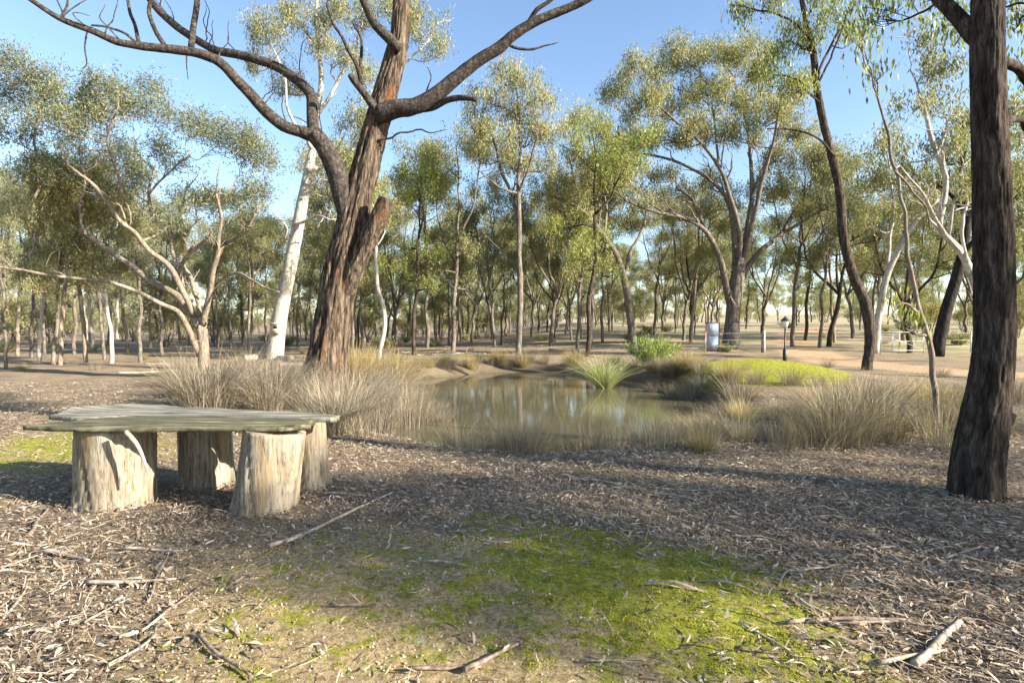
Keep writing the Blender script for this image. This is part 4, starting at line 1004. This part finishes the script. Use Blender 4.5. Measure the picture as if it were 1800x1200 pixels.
rod('lantern_roof', [(0, 0, ht + .265), (0, 0, ht + .31), (0, 0, ht + .40), (0, 0, ht + .44)], [.17, .14, .04, .012], M['black_metal'], lp, 6)
fe = empty('wire_fence', (11.5, 27, H(11.5, 27)), 'low wire fence with thin metal pickets crossing right of the many-stemmed tree', 'fence')
fx = [(x_, 27 + .02 * (x_ - 8)) for x_ in (9.2, 12.0, 13.0, 18.2, 20.0, 22.0)]
o0 = np.array(fe.location)
for x_, y_ in fx:
    z = H(x_, y_); rod('picket', np.array([(x_, y_, z - .1), (x_, y_, z + 1.0)]) - o0, .022, M['metal_grey'], fe, 6)
for hh in (.3, .6, .92):
    for a, b_ in ((fx[:3]), (fx[3:])) if False else ((fx[0], fx[2]), (fx[3], fx[5])):
        p = [np.array([a[0] + (b_[0] - a[0]) * t, a[1] + (b_[1] - a[1]) * t, 0]) for t in np.linspace(0, 1, 9)]
        for q in p: q[2] = H(q[0], q[1]) + hh
        rod('wire', np.array(p) - o0, .008, M['metal_grey'], fe, 5)
for px, h_, w_, lab in [(1342, 1.05, .2, 'stout grey timber gate post left of the garden lamp'), (1526, 1.25, .22, 'stout timber gate post half hidden behind the slender leaning tree')]:
    Y = 27.3; x = (px - 900) / FPX * Y; z = H(x, Y)
    g = empty('gate_post', (x, Y, z), lab, 'post'); rod('post_shaft', [(0, 0, -.2), (0, 0, h_ * .5), (.01, 0, h_)], [w_ / 2, w_ / 2, w_ / 2.2], M['post_wood'], g, 12); rod('post_strap', [(0, 0, h_ * .72), (0, 0, h_ * .76)], w_ / 2 + .008, M['metal_grey'], g, 12)
Y = 24.5; gx = (1548 - 900) / FPX * Y; z = H(gx, Y)
ga = empty('metal_gate', (gx, Y, z), 'open pale tubular metal gate right of the leaning dark tree', 'gate')
dx = 2.5
for zz in (.25, .65, 1.05): rod('rail', [(0, 0, zz), (dx, .9, zz)], .013, M['metal_grey'], ga)
for t in (0, .42, 1): rod('upright', [(dx * t, .9 * t, .1), (dx * t, .9 * t, 1.14)], .016, M['metal_grey'], ga)
rod('brace', [(0, 0, .97), (dx, .9, .28)], .011, M['metal_grey'], ga)

# ------------------------------------------------------------------ ground litter, moss, sticks
def litter():
    rs = np.random.RandomState(5); acc = Acc(); n = 290000
    Y = 1.9 * np.exp(rs.rand(n) ** .85 * math.log(13 / 1.9)); x = rs.uniform(-1.0, 1.0, n) * (Y + .4)
    p = litter_mask(x, Y) * (0.55 + .9 * fbm(x * .9 + 4, Y * .9))
    u_ = x / Y; p = p * (1 - .62 * (1 - sstep(-.45, .25, u_)) * sstep(7.0, 3.4, Y) * (.5 + .9 * fbm(x * 1.5 + 40, Y * 1.5)))
    k = rs.rand(n) < np.clip(p, 0.015, 1); x = x[k]; Y = Y[k]; n = len(x)
    kind = rs.rand(n)
    L = np.where(kind < .55, rs.uniform(.018, .066, n) * np.where(rs.rand(n) < .08, 1.5, 1), np.where(kind < .8, rs.uniform(.04, .16, n), rs.uniform(.006, .022, n)))
    w = np.where(kind < .55, L * rs.uniform(.10, .24, n), np.where(kind < .8, rs.uniform(.002, .005, n), L * rs.uniform(.3, .6, n)))
    a = rs.uniform(0, math.pi * 2, n) * .6 + 5.4
    d = np.stack([np.cos(a), np.sin(a), rs.normal(0, .22, n)], 1); d /= np.linalg.norm(d, axis=1)[:, None]
    u = np.stack([-np.sin(a), np.cos(a), rs.normal(0, .45, n)], 1); u /= np.linalg.norm(u, axis=1)[:, None]
    nn = np.cross(d, u); z = height(x, Y) + rs.uniform(.004, .03, n) + .012
    c = np.stack([x, Y, z], 1); cur = rs.normal(0, .08, n)[:, None] * L[:, None]; sw = rs.normal(0, .06, n)[:, None] * L[:, None]
    Lc, wc = L[:, None], w[:, None]
    p0 = c - d * Lc / 2; p1 = c - d * Lc * .15 + nn * cur + u * sw; p2 = c + d * Lc * .2 + nn * cur + u * sw; p3 = c + d * Lc / 2
    v = np.stack([p0, p1 - u * wc * .5, p1 + u * wc * .5, p2 - u * wc * .42, p2 + u * wc * .42, p3], 1).reshape(-1, 3)
    i = np.arange(n)[:, None] * 6
    acc.add(v, f4=np.concatenate([i + np.array([[1, 3, 4, 2]])]), f3=np.concatenate([i + np.array([[0, 1, 2]]), i + np.array([[3, 5, 4]])]), a=np.repeat(np.clip(rs.normal(.45, .25, n), 0, 1), 6))
    o = obj('leaf_litter', acc.mesh('leaf_litter', M['litter'], smooth=False)); tag(o, 'dry fallen eucalypt leaves carpeting the woodland floor', 'leaf litter', kind='stuff')
litter()
def moss():
    rs = np.random.RandomState(6); acc = Acc(); n = 130000
    x = rs.uniform(-2.2, 2.2, n); Y = rs.uniform(1.85, 4.6, n)
    m = moss_mask(x, Y) + 1.9 * (fbm(x * 9, Y * 9, o=4) - .5) + .6 * (fbm(x * 2.2 + 8, Y * 2.2, o=2) - .5)
    k = m > .84; x = x[k]; Y = Y[k]; n = len(x)
    z = height(x, Y) + moss_mask(x, Y) * 0.03 * fbm(x * 9, Y * 9, o=3) + 0.012 * fbm(x * 22, Y * 22, o=2)
    c = np.stack([x, Y, z], 1); h = rs.uniform(.003, .010, n)[:, None]
    a = rs.uniform(0, 6.28, n); u = np.stack([np.cos(a), np.sin(a), 0 * a], 1) * .005
    tip = c + np.stack([rs.normal(0, .35, n), rs.normal(0, .35, n), np.ones(n)], 1) * h
    v = np.stack([c - u - np.array([0, 0, .004]), c + u - np.array([0, 0, .004]), tip], 1).reshape(-1, 3)
    acc.add(v, f3=np.arange(n * 3).reshape(n, 3), a=np.repeat(np.clip(rs.normal(.5, .25, n), 0, 1), 3))
    tag(obj('moss_carpet', acc.mesh('moss_carpet', M['moss'], smooth=False)), 'bright yellow-green moss carpet in the foreground', 'moss', kind='stuff')
    acc2 = Acc(); n = 9000; x = rs.uniform(-2.6, 2.2, n); Y = rs.uniform(1.85, 4.8, n); z = height(x, Y) + .012; sz = rs.uniform(.003, .009, n)
    base = np.array([(0, 0, 1), (.9, 0, -.3), (-.4, .8, -.3), (-.5, -.8, -.3)])
    v = np.stack([x, Y, z], 1)[:, None] + base[None] * sz[:, None, None] * rs.uniform(.5, 1.3, (n, 1, 3))
    acc2.add(v.reshape(-1, 3), f3=(np.arange(n)[:, None, None] * 4 + np.array([[0, 1, 2], [0, 2, 3], [0, 3, 1]])[None]).reshape(-1, 3), a=np.repeat(rs.uniform(.3, .95, n), 4))
    tag(obj('soil_crumbs', acc2.mesh('soil_crumbs', M['litter'], smooth=False)), 'crumbs of dry soil and bark on the bare mossy ground', 'soil', kind='stuff')
    # small pale stones
    acc = Acc(); ico = [(0, 0, 1), (.9, 0, .1), (.2, .9, 0), (-.8, .4, .1), (-.6, -.7, 0), (.4, -.85, .05)]
    fs = [[0, 1, 2], [0, 2, 3], [0, 3, 4], [0, 4, 5], [0, 5, 1]]
    n = 900; x = rs.uniform(-3.2, 2.4, n); Y = rs.uniform(1.9, 5.2, n); z = height(x, Y)
    for i in range(n):
        s = rs.uniform(.004, .012) * (1.8 if rs.rand() < .06 else 1); acc.add(np.array(ico) * s * rs.uniform(.6, 1.2, 3) + np.array([x[i], Y[i], z[i] + .006]), f3=fs)
    tag(obj('pebbles', acc.mesh('pebbles', M['rock'], smooth=False)), 'small pale pebbles strewn over the mossy soil', 'pebbles', kind='stuff')
moss()
def ground_pt(px, py):
    Y = 4.0
    for _ in range(30):
        x = (px - 900) / FPX * Y; Y = .5 * Y + .5 * (CAM_H - H(x, Y)) * FPX / max(10, py - HORIZON)
    x = (px - 900) / FPX * Y; return np.array([x, Y, H(x, Y)])
def stick(pix, w, label, group=None, matn='stick', name='fallen_stick', lift=.02, taper=.5):
    pts = [ground_pt(a, b_) for a, b_ in pix]
    for i, p in enumerate(pts): p[2] += lift + (w * .5)
    q, r = resample(pts, np.linspace(w / 2, w / 2 * taper, len(pts)), .05, .012, R.randint(0, 999))
    acc = Acc(); tube(acc, q, r, 8, disp=lambda th, s: 1 + .25 * (vnoise(np.cos(th) * 2, np.sin(th) * 2, s * 14) - .5)); o = obj(name, acc.mesh(name, M[matn], q[0]), loc=tuple(q[0])); return tag(o, label, 'stick', group)
stick([(1618, 1192), (1655, 1155), (1680, 1130), (1697, 1112)], .03, 'thick pale broken branch lying at the lower right corner', matn='stick_pale', name='fallen_branch', taper=.85)
stick([(470, 972), (530, 950), (590, 922), (640, 895), (690, 872)], .026, 'long straight pale stick lying at the left edge of the moss patch', matn='stick_pale')
stick([(985, 842), (1060, 855), (1140, 872), (1240, 893)], .028, 'long grey stick lying in the shaded litter behind the moss')
stick([(1500, 955), (1550, 985), (1600, 1005)], .026, 'short dark stick in the litter below the near trunk')
stick([(1390, 1112), (1480, 1102), (1560, 1108), (1660, 1125), (1740, 1150)], .02, 'long flat grey bark-covered stick across the lower right litter')
stick([(815, 1200), (860, 1175), (915, 1148)], .022, 'brown stick at the bottom edge of the moss patch', matn='bark_strip')
stick([(715, 1196), (770, 1192), (820, 1186)], .016, 'thin straight brown twig at the bottom centre', matn='bark_strip')
stick([(180, 1190), (220, 1165), (262, 1133)], .016, 'thin straight pale twig at the lower left', matn='stick_pale')
stick([(200, 1138), (240, 1125), (275, 1100), (300, 1080)], .02, 'pale curved twig above the straight one at lower left', matn='stick_pale')
stick([(65, 982), (110, 988), (150, 1000)], .03, 'short weathered grey stick at the left below the table', matn='stick')
stick([(45, 952), (62, 925), (78, 900)], .028, 'dark upright-lying stick left of the table stump', matn='bark_strip')
stick([(140, 1038), (200, 1040), (300, 1035)], .022, 'long thin twig lying across the left foreground')
stick([(575, 1078), (620, 1080), (670, 1080)], .014, 'short straight dark twig on the mossy soil', matn='bark_strip')
stick([(775, 915), (810, 945), (850, 962), (900, 965)], .014, 'thin bent dark twig on the shaded moss')
stick([(1650, 715), (1580, 700), (1545, 712), (1525, 718)], .02, 'pale arched dead twig in the litter by the dry grass', matn='stick_pale', lift=.06)
stick([(430, 634), (470, 631), (512, 634)], .26, 'pale fallen log lying at the foot of the white gum', matn='stick_pale', name='fallen_log', lift=-.05, taper=.85)
# stick leaning on the front-left stump
pts = [P(262, 836, 3.86), P(250, 800, 3.86), P(238, 777, 3.85), P(221, 758, 3.86)]
q, r = resample(pts, [.006, .011, .014, .016], .03, .004); acc = Acc(); tube(acc, q, r, 8)
tag(obj('leaning_stick', acc.mesh('leaning_stick', M['stick_pale'], q[0]), loc=tuple(q[0])), 'thin pale stick leaning against the front left stump of the table', 'stick')
GS = [('loose dead stick lying in the leaf litter of the foreground', 'loose sticks in the litter'), ('curled strip of shed bark lying in the leaf litter', 'shed bark strips in the litter')]
for k in range(60):
    px = R.uniform(0, 1800); py = R.uniform(840, 1190)
    if 430 < px < 1330 and py > 900 and R.random() < .75: continue
    if 120 < px < 560 and py < 915: continue
    a = R.gauss(.25 if px > 900 else -.3, .5); L = R.uniform(30, 110) * (py - 500) / 500
    dx, dy = math.cos(a) * L, math.sin(a) * L * .5
    stick([(px - dx, min(1210, py - dy)), (px + R.uniform(-6, 6), py + R.uniform(-4, 4)), (px + dx, min(1215, py + dy))], R.uniform(.008, .02), *GS[0], matn=R.choice(['stick', 'stick', 'stick_pale', 'bark_strip']))
def strip(px, py, L, w, a, label, group):
    c = ground_pt(px, py); n = 9; acc = Acc(); s = np.linspace(-.5, .5, n); d = np.array([math.cos(a), math.sin(a), 0]); u = np.array([-d[1], d[0], 0])
    bend = R.uniform(-.15, .15); p = c + d * (s * L)[:, None] + u * (bend * L * (s * s * 4 - 1))[:, None]
    p[:, 2] = height(p[:, 0], p[:, 1]) + .03 + .02 * np.sin(s * 5 + R.random() * 6)
    k = 5; t = np.linspace(-1, 1, k); W = w * (.35 + .65 * np.clip(1 - np.abs(s * 2) ** 3, 0, 1))
    v = p[:, None] + u[None, None] * (t[None] * W[:, None] / 2)[..., None]; v[..., 2] += (1 - t[None] ** 2) * w * .28 + .006 * np.array([[R.random() for _ in range(k)] for _ in range(n)])
    i = np.arange(n - 1)[:, None] * k; j = np.arange(k - 1)[None]; f = np.stack([i + j, i + k + j, i + k + j + 1, i + j + 1], -1).reshape(-1, 4)
    acc.add(v.reshape(-1, 3), f4=f); o = obj('bark_strip', acc.mesh('bark_strip', M['bark_strip'] if R.random() < .6 else M['stick'], c), loc=tuple(c)); tag(o, label, 'bark', group)
for k in range(70):
    px = R.uniform(900, 1790) if R.random() < .7 else R.uniform(10, 700); py = R.uniform(850, 1185)
    if 480 < px < 1330 and py > 900 and R.random() < .85: continue
    if 120 < px < 560 and py < 915: continue
    strip(px, py, R.uniform(.12, .36), R.uniform(.008, .02), R.gauss(-.3, .5), *GS[1])
rk = ground_pt(1127, 1192); acc = Acc(); th = np.linspace(0, 6.283, 11)[:-1]
ring = np.stack([.035 * np.cos(th) * (1 + .2 * np.sin(3 * th)), .03 * np.sin(th), 0 * th], 1)
acc.add(np.concatenate([ring, ring * .8 + [0, 0, .008], [[.004, 0, .012]]]), f4=[[i, (i + 1) % 10, 10 + (i + 1) % 10, 10 + i] for i in range(10)], f3=[[10 + i, 10 + (i + 1) % 10, 20] for i in range(10)])
tag(obj('pale_stone', acc.mesh('pale_stone', M['post_wood'], smooth=False), loc=tuple(rk)), 'single pale flat stone at the bottom edge right of centre', 'stone')

# ------------------------------------------------------------------ woodland floor: fallen limbs, small tufts, leaves on the water
for k in range(16):
    for _ in range(40):
        Y = R.uniform(15, 38); x = R.uniform(-.9, .55) * Y
        if free(x, Y, .6): break
    a = R.uniform(-.5, .5); L = R.uniform(.8, 2.6); w = R.uniform(.03, .10); n = 6; rs_ = np.random.RandomState(k)
    pts = np.array([[x + (t - .5) * L * math.cos(a) + rs_.normal() * .05, Y + (t - .5) * L * math.sin(a) + rs_.normal() * .05, 0] for t in np.linspace(0, 1, n)])
    pts[:, 2] = height(pts[:, 0], pts[:, 1]) + w * .4
    acc = Acc(); q, r = resample(pts, np.linspace(w, w * .45, n), .12, .03, k); tube(acc, q, r, 10)
    m2 = len(q) // 2; e = q[m2] + np.array([rs_.normal() * .2, rs_.normal() * .2, R.uniform(.2, .5)]) * L * .3
    q2, r2 = resample([q[m2], (q[m2] + e) / 2 + rs_.normal(size=3) * .04, e], [w * .45, w * .3, w * .12], .1); tube(acc, q2, r2, 6)
    tag(obj('fallen_limb', acc.mesh('fallen_limb', M['bark_pale'] if k % 2 else M['stick'], q[0]), loc=tuple(q[0])), 'dead fallen limb lying on the open woodland floor behind the pond', 'log', 'fallen limbs in the wood')
for k in range(60):
    for _ in range(40):
        Y = R.uniform(13, 40); x = R.uniform(-.95, .9) * Y
        if free(x, Y, .5): break
    tussock(900 + x / Y * FPX, 0, R.choice([1, 4, 5]), R.uniform(.35, .65), 'small dry grass tuft on the woodland floor around and behind the pond', 'tufts on the woodland floor', Y=Y)
rs_ = np.random.RandomState(77); acc = Acc(); n = 420; th_ = rs_.uniform(0, 6.28, n); e_ = rs_.uniform(.55, .99, n) ** .5
c_ = np.stack([PC[0] + PA * e_ * np.cos(th_), PC[1] + PB * e_ * np.sin(th_), np.full(n, WATER_Z + .006)], 1)
d_ = rs_.normal(size=(n, 3)) * [1, 1, 0]; d_ /= np.linalg.norm(d_, axis=1)[:, None]; w_ = np.stack([-d_[:, 1], d_[:, 0], 0 * th_], 1); l_ = rs_.uniform(.03, .09, n)[:, None]
acc.add(np.stack([c_ - d_ * l_ / 2, c_ + w_ * l_ * .12, c_ + d_ * l_ / 2, c_ - w_ * l_ * .12], 1).reshape(-1, 3), f4=np.arange(n * 4).reshape(n, 4), a=np.repeat(rs_.uniform(.2, .9, n), 4))
tag(obj('floating_leaves', acc.mesh('floating_leaves', M['litter'], smooth=False)), 'fallen leaves floating on the muddy pond', 'leaves', kind='stuff')

rs_ = np.random.RandomState(78); acc = Acc(); n = 16000; x_ = rs_.uniform(3.4, 9.4, n); y_ = rs_.uniform(11.6, 17, n)
k_ = moss_mask(x_, y_) * (.5 + fbm(x_ * 3, y_ * 3)) > .72; x_ = x_[k_]; y_ = y_[k_]; n = len(x_)
c_ = np.stack([x_, y_, height(x_, y_) - .005], 1); a_ = rs_.uniform(0, 6.28, n); u_ = np.stack([np.cos(a_), np.sin(a_), 0 * a_], 1) * .009
t_ = c_ + np.stack([rs_.normal(0, .5, n), rs_.normal(0, .5, n), np.ones(n)], 1) * rs_.uniform(.01, .03, n)[:, None]
acc.add(np.stack([c_ - u_, c_ + u_, t_], 1).reshape(-1, 3), f3=np.arange(n * 3).reshape(n, 3), a=np.repeat(np.clip(rs_.normal(.6, .25, n), 0, 1), 3))
tag(obj('mound_moss', acc.mesh('mound_moss', M['moss'], smooth=False)), 'bright lime moss and short grass covering the mound right of the pond', 'moss', kind='stuff')
